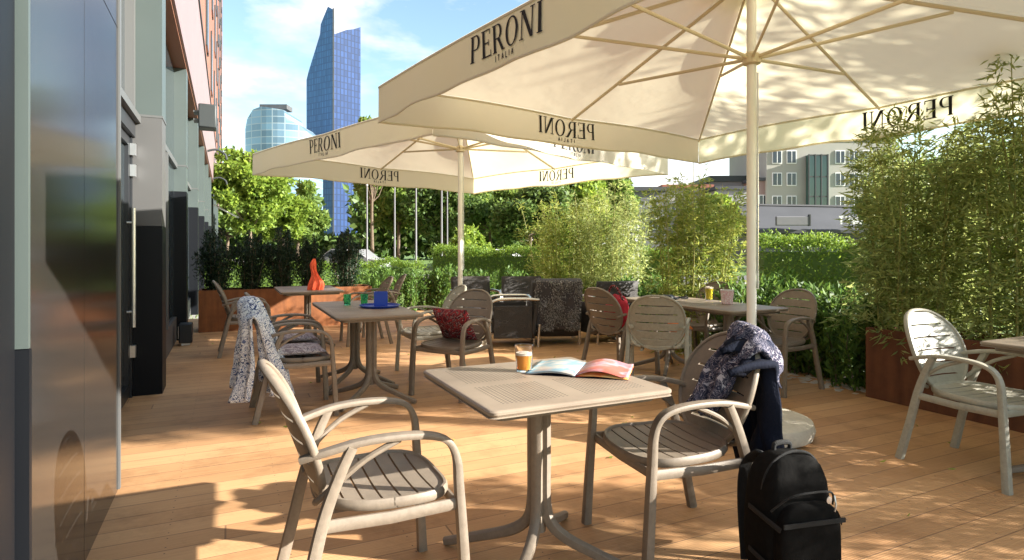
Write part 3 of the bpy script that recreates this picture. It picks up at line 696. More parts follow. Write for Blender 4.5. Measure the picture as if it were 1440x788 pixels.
def umbrella(label, loc, rot, Rc, zb=2.26, skirt=.275, zapex=3.2, ztext=True, base=True, zrun=2.60, tof=(0, 0, 0, 0)):
    t = thing('market_umbrella', label, 'umbrella', loc, group='cream square umbrellas shading the terrace')
    zr = zb+skirt
    co = [Vector((Rc*math.cos(rot+i*math.pi/2), Rc*math.sin(rot+i*math.pi/2), zr)) for i in range(4)]
    def edge(k, s):
        a, b = co[k % 4], co[(k+1) % 4]; p = a.lerp(b, s)
        sg = 4*s*(1-s); inw = -(a+b)/2; inw.z = 0; inw.normalize()
        m4 = abs(math.sin(2*math.pi*s))     # between the ribs the cloth is pulled in
        return p+inw*.012*m4+Vector((0, 0, .02*m4))
    def canopy(k, s, r):
        e = edge(k, s); z = zapex+(zr-zapex)*r
        p = Vector((e.x*r, e.y*r, zapex+(e.z-zapex)*r))
        sag = .06*math.sin(math.pi*r)*abs(math.sin(2*math.pi*s)); p.z -= sag
        return p
    mb = MB()
    for k in range(4): mb.grid(lambda u, v, k=k: canopy(k, u, .06+.94*v), 16, 10)
    c = mb.build('canopy', M_['fabric'], t, ang=25)
    mb = MB()
    for k in range(4): mb.grid(lambda u, v, k=k: canopy(k, u, .0+.17*v)+Vector((0, 0, .10-.02*v)), 8, 3)
    mb.build('top_vent', M_['fabric'], c)
    for k in range(4):
        a, b = co[k], co[(k+1) % 4]; ex = (b-a).normalized(); nr = Vector((ex.y, -ex.x, 0)); 
        if nr.dot(a+b) < 0: nr = -nr
        mb = MB()
        wav = lambda s: .012*math.sin(s*37+k)*(1 if .06 < s < .94 else .2)
        def surf(u, zd, k=k, nr=nr, wav=wav):
            v = zd/skirt
            return edge(k, u)+nr*(.002+wav(u)*v)+Vector((0, 0, -skirt*v+.006*math.sin(u*23+k*2)*v))
        mb.grid(lambda u, v: surf(u, v*skirt), 60, 4)
        for zz in (skirt, .012):
            mb.sweep([surf(q/60, zz) for q in range(61)], (.009, .018), 6)
        sk = mb.build('skirt', M_['fabric'], t)
        if ztext:
            pw, W_ = serif_word('PERONI', .155)
            # reads correctly from outside: from outside, text runs to the viewer's right
            right = nr.cross(Vector((0, 0, 1))) * -1
            if (Vector((0, 0, 1)).cross(nr)-right).length > 1e-3: right = Vector((0, 0, 1)).cross(nr)
            mid = (a+b)/2
            mb = MB()
            pi_, Wi = stroke_word('ITALIA', .032, .006, .75)
            for off in (.004, -.004):
                fl = right.dot(ex) < 0
                letters_on(mb, pw, W_, (b-a).length, surf, nr, off, -skirt+.082, fl, tof[k])
                letters_on(mb, pi_, Wi, (b-a).length, surf, nr, off, -skirt+.034, fl, tof[k])
            mb.build('lettering', M_['ink'], sk, smooth=False)
    mb = MB(); mb.lathe([(.032, .02), (.032, zapex+.02)], 16); mb.build('pole', M_['pole'], t)
    mb = MB(); mb.lathe([(.001, zapex+.14), (.03, zapex+.13), (.035, zapex+.1), (.02, zapex+.02)], 12); mb.build('finial', M_['pole'], t)
    mb = MB(); mb.lathe([(.034, zrun-.05), (.06, zrun-.04), (.06, zrun+.02), (.034, zrun+.04)], 12); mb.build('runner_hub', M_['rib'], t)
    for k in range(8):
        e = co[k//2] if k % 2 == 0 else (co[k//2]+co[(k//2+1) % 4])/2
        d = Vector((e.x, e.y, 0)); L_ = d.length; d.normalize()
        top = Vector((0, 0, zapex-.05)); end = e-Vector((0, 0, .03))
        mb = MB(); mb.sweep([top+d*.04, end-d*.03], (.018, .028), 8); rb = mb.build('rib', M_['rib'], t)
        f = .46 if k % 2 == 0 else .66
        jt = top.lerp(end, f)
        mb = MB(); mb.sweep([Vector((0, 0, zrun))+d*.05, jt-Vector((0, 0, .02))], (.016, .024), 8); mb.build('strut', M_['rib'], rb)
    mb = MB(); mb.tube([(.045, 0, 1.0), (.042, .0, 2.5)], .006, 6); mb.build('pull_cord', M_['alu'], t)
    if base:
        mb = MB(); mb.lathe([(.30, 0.002), (.385, .02), (.40, .07), (.385, .115), (.34, .13), (.12, .13), (.10, .15), (.055, .15)], 40); mb.build('base_disc', M_['concrete'], t)
        mb = MB(); mb.lathe([(.045, .15), (.045, .42), (.033, .43)], 16); mb.build('base_sleeve', M_['white'], t)
    return t
umbrella('large cream umbrella in front, its canopy filling the upper right of the view', (1.66, 4.14, 0), R(-10), 2.73, tof=(-.05, .01, -.055, 0))
umbrella('farther cream umbrella standing behind the left tables', (-.683, 7.89, 0), R(0), 2.74)

# ------------------------------------------------------------------ CHAIRS
def seat_outline(y0=-.21, y1=.235, n=40):
    pts = []
    for i in range(n):
        a = 2*math.pi*i/n; c, s = math.cos(a), math.sin(a)
        p = 3.2; q = (abs(c)**p+abs(s)**p)**(-1/p)
        y = (y0+y1)/2+(y1-y0)/2*s*q; w = .235+.018*(s*q) ; x = w*c*q
        pts.append((x, y))
    return pts
def widths(poly, v, axis=1):
    xs = []
    n = len(poly)
    for i in range(n):
        a, b = poly[i], poly[(i+1) % n]
        if (a[axis]-v)*(b[axis]-v) <= 0 and a[axis] != b[axis]:
            f = (v-a[axis])/(b[axis]-a[axis]); xs.append(a[1-axis]+f*(b[1-axis]-a[1-axis]))
    return (min(xs), max(xs)) if xs else None
def back_outline(n=44):
    pts = []
    for i in range(n):
        a = 2*math.pi*i/n; c, s = math.cos(a), math.sin(a); p = 2.35; q = (abs(c)**p+abs(s)**p)**(-1/p)
        z = .655+.235*s*q; w = .235*(1-.10*max(0, -s)) ; pts.append((w*c*q, z))
    return pts
SEAT = seat_outline(); BACK = back_outline()
def seat_z(x, y): return .435+.012*(x/.23)**2+.02*((y-.02)/.22)**2*(1 if y < 0 else -.2)
def back_y(x, z): return -.205-.36*(z-.42)+.045*(x/.235)**2-.10*max(0, z-.7)**1.5
def make_chair(m, name='garden_armchair'):
    t = thing(name, 'x', 'chair')
    # seat: slats across, clipped by the rounded outline, plus rim
    mb = MB(); ns = 7; y0, y1 = -.20, .225; st = (y1-y0)/ns
    for i in range(ns):
        a, b = y0+i*st+(.004 if i else 0), y0+(i+1)*st-(.004 if i < ns-1 else 0)
        rows = []
        for v in (a, (a+b)/2, b):
            w = widths(SEAT, v); w0, w1 = w[0]+.012, w[1]-.012
            rows.append([(w0+(w1-w0)*k/8, v) for k in range(9)])
        vs = []; fs = []
        for top in (1, 0):
            for r_ in rows:
                for (x, y) in r_: vs.append(Vector((x, y, seat_z(x, y)+(.0 if top else -.014))))
        nb = 27
        for r_ in range(2):
            for k in range(8):
                q = r_*9+k; fs += [(q, q+1, q+10, q+9), (nb+q, nb+q+9, nb+q+10, nb+q+1)]
        for k in range(8): fs += [(k, nb+k, nb+k+1, k+1), (18+k, 18+k+1, nb+18+k+1, nb+18+k)]
        for r_ in range(2): fs += [(r_*9, r_*9+9, nb+r_*9+9, nb+r_*9), (r_*9+8, nb+r_*9+8, nb+r_*9+17, r_*9+17)]
        mb.add(vs, fs)
    rim = [Vector((x, y, seat_z(x, y)-.010)) for x, y in SEAT]; rim.append(rim[0]); rim.append(rim[1])
    mb.sweep(rim, (.022, .036), 8, caps=False)
    mb.build('seat', m, t)
    mb = MB()
    for x in (-.13, 0, .13): mb.box((x, .01, .408), (.022, .40, .022))
    mb.build('seat_frame', m, t)
    # backrest: five curved slats and rim
    mb = MB(); nsl = 6; z0, z1 = .435, .875; st = (z1-z0)/nsl
    for i in range(nsl):
        a, b = z0+i*st+(.0045 if i else 0), z0+(i+1)*st-(.0045 if i < nsl-1 else 0)
        rows = []
        for v in (a, (a+b)/2, b):
            w = widths(BACK, v); w0, w1 = w[0]+.008, w[1]-.008
            rows.append([(w0+(w1-w0)*k/10, v) for k in range(11)])
        vs = []; fs = []; nc = 11; nb = 33
        for top in (1, 0):
            for r_ in rows:
                for (x, z) in r_: vs.append(Vector((x, back_y(x, z)+(.006 if top else -.006), z)))
        for r_ in range(2):
            for k in range(10):
                q = r_*nc+k; fs += [(q, q+1, q+nc+1, q+nc), (nb+q, nb+q+nc, nb+q+nc+1, nb+q+1)]
        for k in range(10): fs += [(k, nb+k, nb+k+1, k+1), (22+k, 22+k+1, nb+22+k+1, nb+22+k)]
        mb.add(vs, fs)
    # solid margins left and right close the slits into slots
    for s in (-1, 1):
        for i in range(1, nsl):
            z = z0+i*st; w = widths(BACK, z); x0 = s*(w[1]-.008); x1 = s*(w[1]-.055)
            vs = [Vector((x, back_y(x, zz)+yy, zz)) for x in (x0, x1) for zz in (z-.006, z+.006) for yy in (-.0055, .0055)]
            mb.add(vs, [(0, 1, 3, 2), (4, 6, 7, 5), (0, 4, 5, 1), (2, 3, 7, 6), (0, 2, 6, 4), (1, 5, 7, 3)])
    rim = [Vector((x, back_y(x, z), z)) for x, z in BACK]; rim.append(rim[0]); rim.append(rim[1])
    mb.sweep(rim, (.020, .026), 8, up=(0, 1, 0), caps=False)
    mb.build('backrest', m, t)
    for s in (-1, 1):
        mb = MB(); P = smoothpath([(s*.265, .262, 0), (s*.262, .248, .25), (s*.258, .234, .46), (s*.257, .226, .56), (s*.256, .195, .622), (s*.254, .13, .650), (s*.250, .02, .660), (s*.243, -.10, .655), (s*.228, -.21, .632), (s*.205, -.278, .612)], 4)
        k = len(P); secs = []
        for i in range(k):
            f = i/(k-1); w = .044-.012*f if f < .35 else .038+.008*math.sin(math.pi*(f-.35)/.65); h = .042-.018*min(1, f/.42)
            secs.append((w, h))
        mb.sweep(P, secs, 12, power=4.); mb.build('front_leg_and_arm', m, t)
        mb = MB(); P = smoothpath([(s*.262, -.315, 0), (s*.250, -.262, .22), (s*.245, -.215, .42), (s*.246, -.165, .56), (s*.248, -.125, .645)], 4)
        mb.sweep(P, [(.034+.012*(1-i/(len(P)-1)), .038) for i in range(len(P))], 12, up=(1, 0, 0), power=4.); mb.build('rear_leg', m, t)
        mb = MB(); P = smoothpath([(s*.250, .03, .650), (s*.246, -.08, .60), (s*.232, -.17, .53), (s*.19, -.222, .468), (s*.14, -.225, .445)], 4)
        mb.sweep(P, (.020, .022), 8, up=(1, 0, 0)); mb.build('arm_brace', m, t)
        mb = MB(); P = [(s*.257, .235, .405), (s*.252, 0, .398), (s*.248, -.205, .405)]
        mb.sweep(P, (.022, .040), 8); mb.build('side_rail', m, t)
    mb = MB(); mb.sweep([(-.25, .225, .402), (0, .232, .400), (.25, .225, .402)], (.020, .038), 8); mb.build('front_rail', m, t)
    return t
n_ = (NA.x, NA.y); mn = (-NA.x, -NA.y)
base_chair = make_chair(M_['chair'])
pale = make_chair(M_['chair_sunlit'])  # same chair in the lighter resin that carries painted sunlight
CH = []
def chair(xy, facing, label, proto=None, z=0):
    global base_used, pale_used
    proto = proto or base_chair
    if not proto.get('used'):
        o = proto; proto['used'] = 1
    else: o = dup(proto)
    o.location = (xy[0], xy[1], z); o.rotation_euler = (0, 0, face(facing)); o['label'] = label; o['group'] = 'slatted garden armchairs on the terrace'
    CH.append(o); return o
C1 = chair((-.505, 2.19), n_, 'taupe slatted armchair in the left foreground, nearest the camera and empty')
C2 = chair((.68, 2.62), (-.95, -.32), 'taupe slatted armchair right of the front table with scarf and jacket over its back')
C3 = chair((-1.70, 4.72), n_, 'taupe armchair at the left middle table with the blue and white scarf over its back')
C4 = chair((-1.98, 5.38), n_, 'taupe armchair just behind the chair with the blue and white scarf, printed cushion on seat')
C5 = chair((-.52, 5.32), (-.5, -.87), 'taupe armchair with the red printed cushion, right of the left middle table')
C6 = chair((-.86, 6.15), mn, 'taupe armchair standing behind the one with the red printed cushion', pale)
C7 = chair((1.12, 6.15), (.80, .60), 'taupe armchair with a red bag, at the far end of the long right table')
C8 = chair((1.30, 5.30), (.30, .95), 'taupe armchair, sunlight painted pale into its colour, seen from behind, near the big umbrella pole', pale)
C9 = chair((2.42, 5.50), (-.85, -.53), 'taupe armchair at the right end of the long table, beside the laurel shrubs')
C10 = chair((2.73, 3.46), (.38, -.92), 'taupe armchair, sunlight painted pale into its colour, alone on the right in front of the rusted planter', pale)
C12 = chair((2.12, 6.75), (-.8, -.6), 'taupe armchair behind the long table, mostly hidden by the cups')
C13 = chair((-3.25, 7.35), n_, 'taupe armchair left of the far table, its leaning back in front of the planter')
C14 = chair((-2.02, 8.15), mn, 'taupe armchair right of the far table, nearer of the two side by side')
C15 = chair((-1.98, 8.95), (-.9, -.3), 'taupe armchair right of the far table, farther of the two side by side')
for p in (base_chair, pale): del p['used']

# ------------------------------------------------------------------ TABLES
def rrect(hx, hy, r=.03, n=5):
    pts = []
    for cx, cy, a0 in ((hx-r, hy-r, 0), (-hx+r, hy-r, 90), (-hx+r, -hy+r, 180), (hx-r, -hy+r, 270)):
        for i in range(n+1):
            a = R(a0+90*i/n); pts.append((cx+r*math.cos(a), cy+r*math.sin(a)))
    return pts
def table(label, xy, rz, hx=.38, hy=.38, bases=((0, 0),), group='taupe pedestal tables on the terrace'):
    t = thing('pedestal_table', label, 'table', (xy[0], xy[1], 0), rz, group)
    mb = MB()
    prof = [(0.0, .724), (-.006, .727), (0, .736), (0, .744), (-.004, .748), (-.010, .750)]
    base = rrect(hx, hy); nb = len(base); vs = []; fs = []
    for off, z in [(-.03, .722)]+prof:
        for (x, y) in rrect(hx+off, hy+off, max(.006, .03+off*.5)): vs.append((x, y, z))
    k = len(prof)+1
    fs = [(i*nb+j, i*nb+(j+1) % nb, (i+1)*nb+(j+1) % nb, (i+1)*nb+j) for i in range(k-1) for j in range(nb)]
    fs += [tuple(range(nb))[::-1], tuple((k-1)*nb+j for j in range(nb))]
    mb.add(vs, fs); mb.build('tabletop', M_['ttop'], t, ang=30)
    mb = MB(); mb.prism(rrect(hx-.05, hy-.05), .700, .7215); mb.build('under_frame', M_['chair'], t)
    for bx, by in bases:
        mb = MB(); mb.lathe([(.028, .13), (.030, .66), (.05, .68), (.12, .695), (.12, .6995)], 16, (bx, by, 0)); mb.build('column', M_['chair'], t)
        for q in range(4):
            a = R(45+90*q); c, s = math.cos(a), math.sin(a)
            P = smoothpath([(.028, .69), (.027, .45), (.026, .25), (.045, .165), (.12, .105), (.25, .062), (.36, .030), (.425, .010)], 4)if False else None
            prf = [(.026, .69), (.026, .45), (.027, .26), (.050, .170), (.12, .115), (.25, .070), (.36, .036), (.425, .017)]
            P = smoothpath([(bx+r*c, by+r*s, z) for r, z in prf], 4); kk = len(P)
            secs = [(.046 if i < kk*.5 else .046-.012*(i/kk-.5)*2, .046 if i < kk*.4 else .046-.014*(i/kk-.4)/.6) for i in range(kk)]
            mb = MB(); mb.sweep(P, secs, 10, up=(-s, c, 0)); lg = mb.build('leg', M_['chair'], t)
    return t
TZ = ANG
T1 = table('square taupe table in the foreground with the orange drink and open magazine', (.11, 2.44), TZ)
T2 = table('long taupe table in the left middle carrying the blue tray', (-1.35, 5.40), TZ, .35, .75, ((0, -.36), (0, .36)))
T3 = table('taupe table at the far left by the planter, with the coral napkin', (-2.72, 7.95), TZ, .38, .6, ((0, 0),))
T4 = table('long taupe table behind the big umbrella pole, with cups on it', (1.83, 5.92), TZ, .35, .80, ((0, -.42), (0, .42)))
T5 = table('taupe table cut off by the right edge in front of the planter', (3.18, 3.25), TZ, .38, .38)

# ------------------------------------------------------------------ TABLE ITEMS
def glass(name, label, loc, h, r, fill, liq, gm, cat='glass', grp=None, foam=False):
    t = thing(name, label, cat, loc, group=grp)
    mb = MB(); mb.lathe([(r*.80, 0.0005), (r*.84, .002), (r*.93, h*.5), (r, h), (r-.002, h), (r*.93-.003, h*.5), (r*.80-.003, .008)], 28); mb.build('tumbler', gm, t)
    if liq:
        mb = MB(); mb.lathe([(r*.80-.0045, .0095), (r*.93*.94, h*fill)], 28); mb.build('drink', liq, t)
        if foam: mb = MB(); mb.lathe([(r*.93*.92, h*fill+.001), (r*.96*.92, h*(fill+.10)), (r*.5, h*(fill+.12))], 24); mb.build('foam', M_['foam'], t)
    return t
glass('drinking_glass', 'glass of orange drink with pale foam on the foreground table', (.052, 2.585, .7505), .112, .040, .62, M_['juice'], M_['clear'], foam=True)
# open magazine
mg = thing('open_magazine', 'open magazine with colourful pages lying on the foreground table', 'magazine', (.30, 2.60, .7505), R(-16))
w = .215; hgt = .29
def page(side, lift, curl, z0): return lambda u, v: Vector((side*w*u, (v-.5)*hgt, z0+lift*math.sin(math.pi*min(1, u*1.15))*(1-.3*u)+curl*u*u))
MB().grid(page(-1, .0, 0, .001), 4, 2).grid(page(1, 0, 0, .001), 4, 2).build('cover', M_['navy'], mg, solid=.0012)
MB().grid(page(-1, .012, 0, .0035), 14, 2).build('page_block', M_['paper'], mg, solid=.002)
MB().grid(page(1, .006, 0, .0035), 14, 2).build('page_block', M_['page_u'], mg, solid=.002)
MB().grid(page(-1, .015, .0, .006), 16, 3).build('left_page', M_['page_l'], mg, solid=.0006)
MB().grid(page(1, .026, .006, .006), 16, 3).build('turning_page', M_['page_r'], mg, solid=.0006)
# left middle table
tr = thing('serving_tray', 'round blue tray on the left middle table under the holder', 'tray', (-1.20, 5.42, .7505))
MB().lathe([(.15, 0.0005), (.165, .002), (.18, .018), (.176, .018), (.16, .006), (.02, .005)], 36).build('dish', M_['blue'], tr)
MB().lathe([(.177, .0185), (.183, .021), (.18, .0235), (.175, .021)], 36, caps=False).build('rim', M_['blue'], tr)
nh = thing('napkin_holder', 'square blue holder standing on the round blue tray', 'holder', (-1.19, 5.42, .757), R(12))
MB().box((0, 0, .003), (.12, .12, .006)).build('bottom', M_['blue'], nh)
for dx, dy, sx, sy in ((0, .0575, .12, .005), (0, -.0575, .12, .005), (.0575, 0, .005, .109), (-.0575, 0, .005, .109)):
    MB().box((dx, dy, .07), (sx, sy, .125)).build('side_panel', M_['blue'], nh, bevel=.001)
for i, (x, y, l) in enumerate(((-1.55, 5.62, 'green glass on the left middle table, left of the other green one'), (-1.40, 5.66, 'green glass on the left middle table, nearer the blue tray'))):
    glass('green_glass', l, (x, y, .7505), .10, .036, .7, None, M_['greenglass'], grp='green glasses on the left middle table')
# coral napkin
np_ = thing('folded_napkin', 'coral folded napkin standing on the far left table', 'napkin', (-2.55, 7.72, .7505))
def nap(u, v):
    a = 2*math.pi*u; z = .40*v; r = (.075*(1-v)**.9+.008)*(1+.30*math.sin(7*a+2*v)*(1-v*.5))+.015*math.sin(9*v)
    return Vector((r*math.cos(a)+.02*math.sin(6*v), r*math.sin(a), z+.0005))
MB().grid(nap, 24, 16).build('cloth', M_['napkin'], np_)
MB().lathe([(.055, .0006), (.06, .004), (.06, .05), (.045, .06)], 20).build('napkin_cup', M_['napkin'], np_)
# long right table items
glass('beer_glass', 'yellow drink in a glass on the long right table', (2.03, 6.15, .7505), .15, .045, .8, M_['beer'], M_['clear'], foam=True)
cp = thing('patterned_cup', 'pink patterned cup on the long right table', 'cup', (2.06, 5.72, .7505))
MB().lathe([(.045, .0005), (.05, .003), (.062, .13), (.059, .13), (.046, .008)], 28).build('cup_body', M_['pinkcup'], cp)
MB().lathe([(.0625, .1305), (.065, .134), (.0605, .137), (.0585, .134)], 28, caps=False).build('cup_rim', M_['white'], cp)
sg = thing('black_sunglasses', 'black sunglasses with folded case lying on the long right table', 'sunglasses', (1.68, 6.0, .7505), R(20))
for s in (-1, 1):
    MB().lathe([(.001, -.006), (.035, -.005), (.042, 0), (.035, .006), (.001, .012)], 18, (s*.06, 0, .030)).build('lens', M_['dframe'], sg)
    MB().tube(smoothpath([(s*.10, 0, .035), (s*.11, .05, .045), (s*.05, .10, .02)]), .008, 8).build('temple', M_['dframe'], sg)
MB().tube([(-.03, 0, .036), (0, 0, .045), (.03, 0, .036)], .007, 8).build('bridge', M_['dframe'], sg)
def lump(name, m, parent, c, s, seed=1, amp=.12, n=18):
    def f(u, v):
        a = 2*math.pi*u; b = math.pi*(v-.5); d = Vector((math.cos(a)*math.cos(b), math.sin(a)*math.cos(b), math.sin(b)))
        k = 1+amp*math.sin(5*d.x+seed)*math.sin(6*d.y+seed*2)+amp*.6*math.sin(9*d.z+seed*3+4*d.x)
        return Vector((c[0]+d.x*s[0]*k, c[1]+d.y*s[1]*k, c[2]+d.z*s[2]*k))
    return MB().grid(f, n*2, n).build(name, m, parent)
lump('soft_case', M_['dframe'], sg, (-.11, .03, .035), (.09, .06, .034), 3)

# ------------------------------------------------------------------ CLOTHS, CUSHIONS, BAGS
def drape(name, label, cat, ch, x0, x1, front, rear, m, seed=1, thick=.012, taper_f=1., taper_r=1., slant=0., fold=.022, nf=5, lift=.02, n=60, out=.03, vert=0.):
    """cloth hung over a chair back: u across, v from front hem over the top to rear hem (chair-local)"""
    t = thing(name, label, cat, ch.location, ch.rotation_euler.z)
    total = front+rear; r = random.Random(seed); ph = [r.uniform(0, 6.28) for _ in range(8)]
    def f(u, v):
        s = v*total-front      # <0 front side, >0 rear side
        k = (taper_f if s < 0 else taper_r); e = abs(s)/(front if s < 0 else rear)
        wid = 1+(k-1)*e
        xc = (x0+x1)/2+slant*s
        x = xc+(u-.5)*(x1-x0)*wid
        bw = .235*math.sqrt(max(.02, 1-min(1, abs(x)/.25)**2.35)) ; ztop = .655+bw+lift
        zt = max(ztop, .80)
        a = abs(s)
        if a < .06: z = zt-.06*(1-math.cos(a/.06*1.2)); yo = math.sin(a/.06*1.2)*.035
        else: z = zt-.038-(a-.06); yo = .034
        zc = max(z, .44)
        yb = back_y(max(-.2, min(.2, x)), min(zc, .87))
        fo = fold*(.3+e)*(math.sin(u*nf*6.28+ph[0]+1.5*math.sin(v*5+ph[1]))+.45*math.sin(u*nf*2.3*6.28+ph[2]+3*v))
        if s > 0: yb = .5*back_y(max(-.2, min(.2, x)), .84)+.5*yb
        if s < 0: yb = vert*back_y(.2, .84)+(1-vert)*yb
        y = yb+(yo+out*e+fo+fold*.6*e if s < 0 else -(yo+out*e+fo*(1 if fo > 0 else .4)+fold*.5*e))
        x += .010*math.sin(v*17+u*9+ph[3])+.012*math.sin(v*7+ph[4])
        z += .012*math.sin(u*13+ph[5])*e
        return Vector((x, y, max(z, .03)))
    MB().grid(f, n, n).build('cloth', m, t, solid=thick, ang=80)
    return t
def cloth_single(t):     # a cloth of one piece: keep the mesh itself as the thing
    o = t.children[0]; o.parent = None; o.location = t.location; o.rotation_euler = t.rotation_euler
    for k in ('label', 'category', 'group'):
        if k in t: o[k] = t[k]
    nm = t.name; bpy.data.objects.remove(t); o.name = nm; return o
cloth_single(drape('printed_scarf', 'blue and white printed scarf hanging over a chair back on the left', 'scarf', C3, .06, .35, .62, .64, M_['paisley'], 3, .018, .85, .8, 0, .06, 2.6, .03, out=.07, vert=.8))
# C2: the camera-near side is local x>0 or <0 ? facing (-.95,-.32): local +x = right of facing
cloth_single(drape('navy_jacket', 'dark navy jacket hanging down behind the foreground chair on the right', 'jacket', C2, -.27, -.02, .06, .64, M_['navy'], 8, .030, .9, 1.2, 0, .045, 1.6, .005, out=.03))
cloth_single(drape('flecked_scarf', 'dark flecked scarf draped across the front of the right foreground chair back', 'scarf', C2, -.21, .01, .40, .12, M_['grey_print'], 5, .024, .62, 1.0, -.24, .026, 3, .05, out=.035))
cloth_single(drape('orange_cloth', 'orange cloth bunched on the near side of the long right table', 'cloth', C8, .06, .22, .20, .05, M_['orange'], 9, .012, .7, 1, 0, .02, 2, -.10, n=30)) if False else None
oc = lump('orange_cloth', M_['orange'], None, (0, 0, 0), (.13, .08, .085), 4, .25); oc.location = (1.80, 5.18, .575); oc.rotation_euler = (0, 0, R(30))
tag(oc, 'orange cloth bunched beside the long right table, behind the sunlit chair', 'cloth')
oc.location = (C8.location.x+.22, C8.location.y+.12, .565)
def pillow(name, label, loc, rz, tilt, s, m, cat='cushion', th=.07):
    def f(u, v):
        x, y = 2*u-1, 2*v-1; k = (1-abs(x)**3)*(1-abs(y)**3)
        return x, y, k
    def top(sg): return lambda u, v: (lambda q: Vector((q[0]*s[0]*(1-.06*(1-abs(q[1]))), q[1]*s[1]*(1-.06*(1-abs(q[0]))), sg*th*(max(0, q[2])**.5)*(1+.08*math.sin(7*q[0]+3*q[1])))))(f(u, v))
    mb = MB(); mb.grid(top(1), 20, 20); mb.grid(top(-1), 20, 20)
    o = mb.build(name, m); bm = bmesh.new(); bm.from_mesh(o.data); bmesh.ops.remove_doubles(bm, verts=bm.verts, dist=.0004); bmesh.ops.recalc_face_normals(bm, faces=bm.faces); bm.to_mesh(o.data); bm.free()
    o.data.shade_smooth()
    o.location = loc; o.rotation_euler = (tilt, 0, rz); tag(o, label, cat); return o
for ch, l in ((C3, 'grey printed seat cushion on the chair under the blue and white scarf'), (C4, 'grey printed seat cushion on the chair behind the scarf chair')):
    o = pillow('seat_cushion', l, (ch.location.x, ch.location.y, .487), ch.rotation_euler.z, 0, (.20, .20), M_['stripe'], th=.032); o['group'] = 'grey printed seat cushions'
d5 = Matrix.Rotation(C5.rotation_euler.z, 3, 'Z') @ Vector((.03, -.06, 0))
pillow('printed_cushion', 'dark red printed cushion leaning on the seat beside the left middle table', (C5.location.x+d5.x, C5.location.y+d5.y, .60), C5.rotation_euler.z, R(58), (.19, .17), M_['red_print'], th=.06)
d7 = Matrix.Rotation(C7.rotation_euler.z, 3, 'Z') @ Vector((.10, -.16, 0))
rb = thing('red_bag', 'red shoulder bag hanging on the chair at the far end of the long table', 'bag', (C7.location.x+d7.x, C7.location.y+d7.y, .47), C7.rotation_euler.z)
lump('bag_body', M_['red'], rb, (0, 0, .17), (.16, .07, .17), 6, .10)
MB().tube(smoothpath([(-.11, 0, .25), (-.08, -.03, .40), (.03, -.05, .43), (.11, 0, .26)]), .012, 8).build('bag_strap', M_['red_print'], rb)

# backpack
bp = thing('black_backpack', 'black backpack standing on the deck beside the right foreground chair', 'backpack', (1.045, 2.27, 0), R(14))
def bag_shell(c, s, p=3.2, taper=.12, seed=1, amp=.012):
    def f(u, v):
        a = 2*math.pi*u; b = math.pi*(v-.5); ca, sa, cb, sb = math.cos(a), math.sin(a), math.cos(b), math.sin(b)
        q = (abs(ca)**p+abs(sa)**p)**(-1/p); e = 3.8; k = (abs(cb)**e+abs(sb)**e)**(-1/e)
        z = sb*k; tp = 1-taper*max(0, z)**1.6
        wr = 1+amp*math.sin(9*z*3+4*a+seed)+amp*.8*math.sin(14*a+5*z)
        return Vector((c[0]+s[0]*ca*q*cb*k*tp*wr, c[1]+s[1]*sa*q*cb*k*tp*wr, c[2]+s[2]*z))
    return MB().grid(f, 56, 28)
bag_shell((0, 0, .257), (.165, .105, .255), p=4.5, taper=.13, amp=.008).build('main_body', M_['backpack'], bp, ang=80)
bag_shell((.005, -.108, .185), (.150, .038, .175), p=5, taper=.04, seed=3, amp=.006).build('front_pocket', M_['backpack'], bp, ang=80)
bag_shell((.168, 0, .13), (.03, .07, .11), taper=.02, seed=4).build('side_pocket', M_['backpack'], bp, ang=80)
MB().tube(smoothpath([(-.04, .03, .50), (-.035, .03, .532), (.035, .03, .532), (.04, .03, .50)]), .010, 8).build('top_handle', M_['strap'], bp)
MB().sweep(smoothpath([(-.155, -.085, .33), (-.10, -.135, .395), (0, -.150, .41), (.10, -.135, .395), (.155, -.085, .33)]), (.008, .008), 6).build('pocket_zip', M_['strap'], bp)
MB().sweep(smoothpath([(-.150, -.02, .28), (-.145, -.03, .42), (-.09, -.04, .50), (0, -.045, .525), (.09, -.04, .50), (.145, -.03, .42), (.150, -.02, .28)]), (.010, .010), 6).build('main_zip', M_['strap'], bp)
for s in (-1, 1):
    MB().sweep(smoothpath([(s*.07, .08, .49), (s*.09, .15, .42), (s*.10, .16, .28), (s*.12, .11, .06)]), (.055, .012), 8, up=(0, 1, 0)).build('shoulder_strap', M_['strap'], bp)
MB().lathe([(.001, 0), (.013, .001), (.013, .004), (.001, .005)], 14, (0, 0, 0)).build('round_badge', M_['alu'], bp)
bdg = bp.children[-1]
for c in bp.children:
    if c.name.startswith('round_badge'): c.rotation_euler = (R(90), 0, 0); c.location = (.075, -.145, .375); 
MB().tube(smoothpath([(.10, -.148, .39), (.10, -.156, .36), (.095, -.155, .335)]), .004, 6).build('zip_pull', M_['alu'], bp)
MB().tube(smoothpath([(.16, -.02, .03), (.24, -.04, .012), (.30, -.09, .012), (.27, -.16, .012)]), .006, 6).build('loose_strap', M_['strap'], bp)

for zz in (.14, .30):
    for s in (-1, 1): MB().sweep(smoothpath([(s*.150, -.135, zz-.02), (s*.172, -.08, zz), (s*.170, .03, zz+.01)]), (.006, .022), 6).build('compression_strap', M_['strap'], bp)
MB().box((0, -.153, .30), (.30, .006, .016)).build('pocket_flap_seam', M_['strap'], bp)
bp.scale = (.86, .95, 1.0)
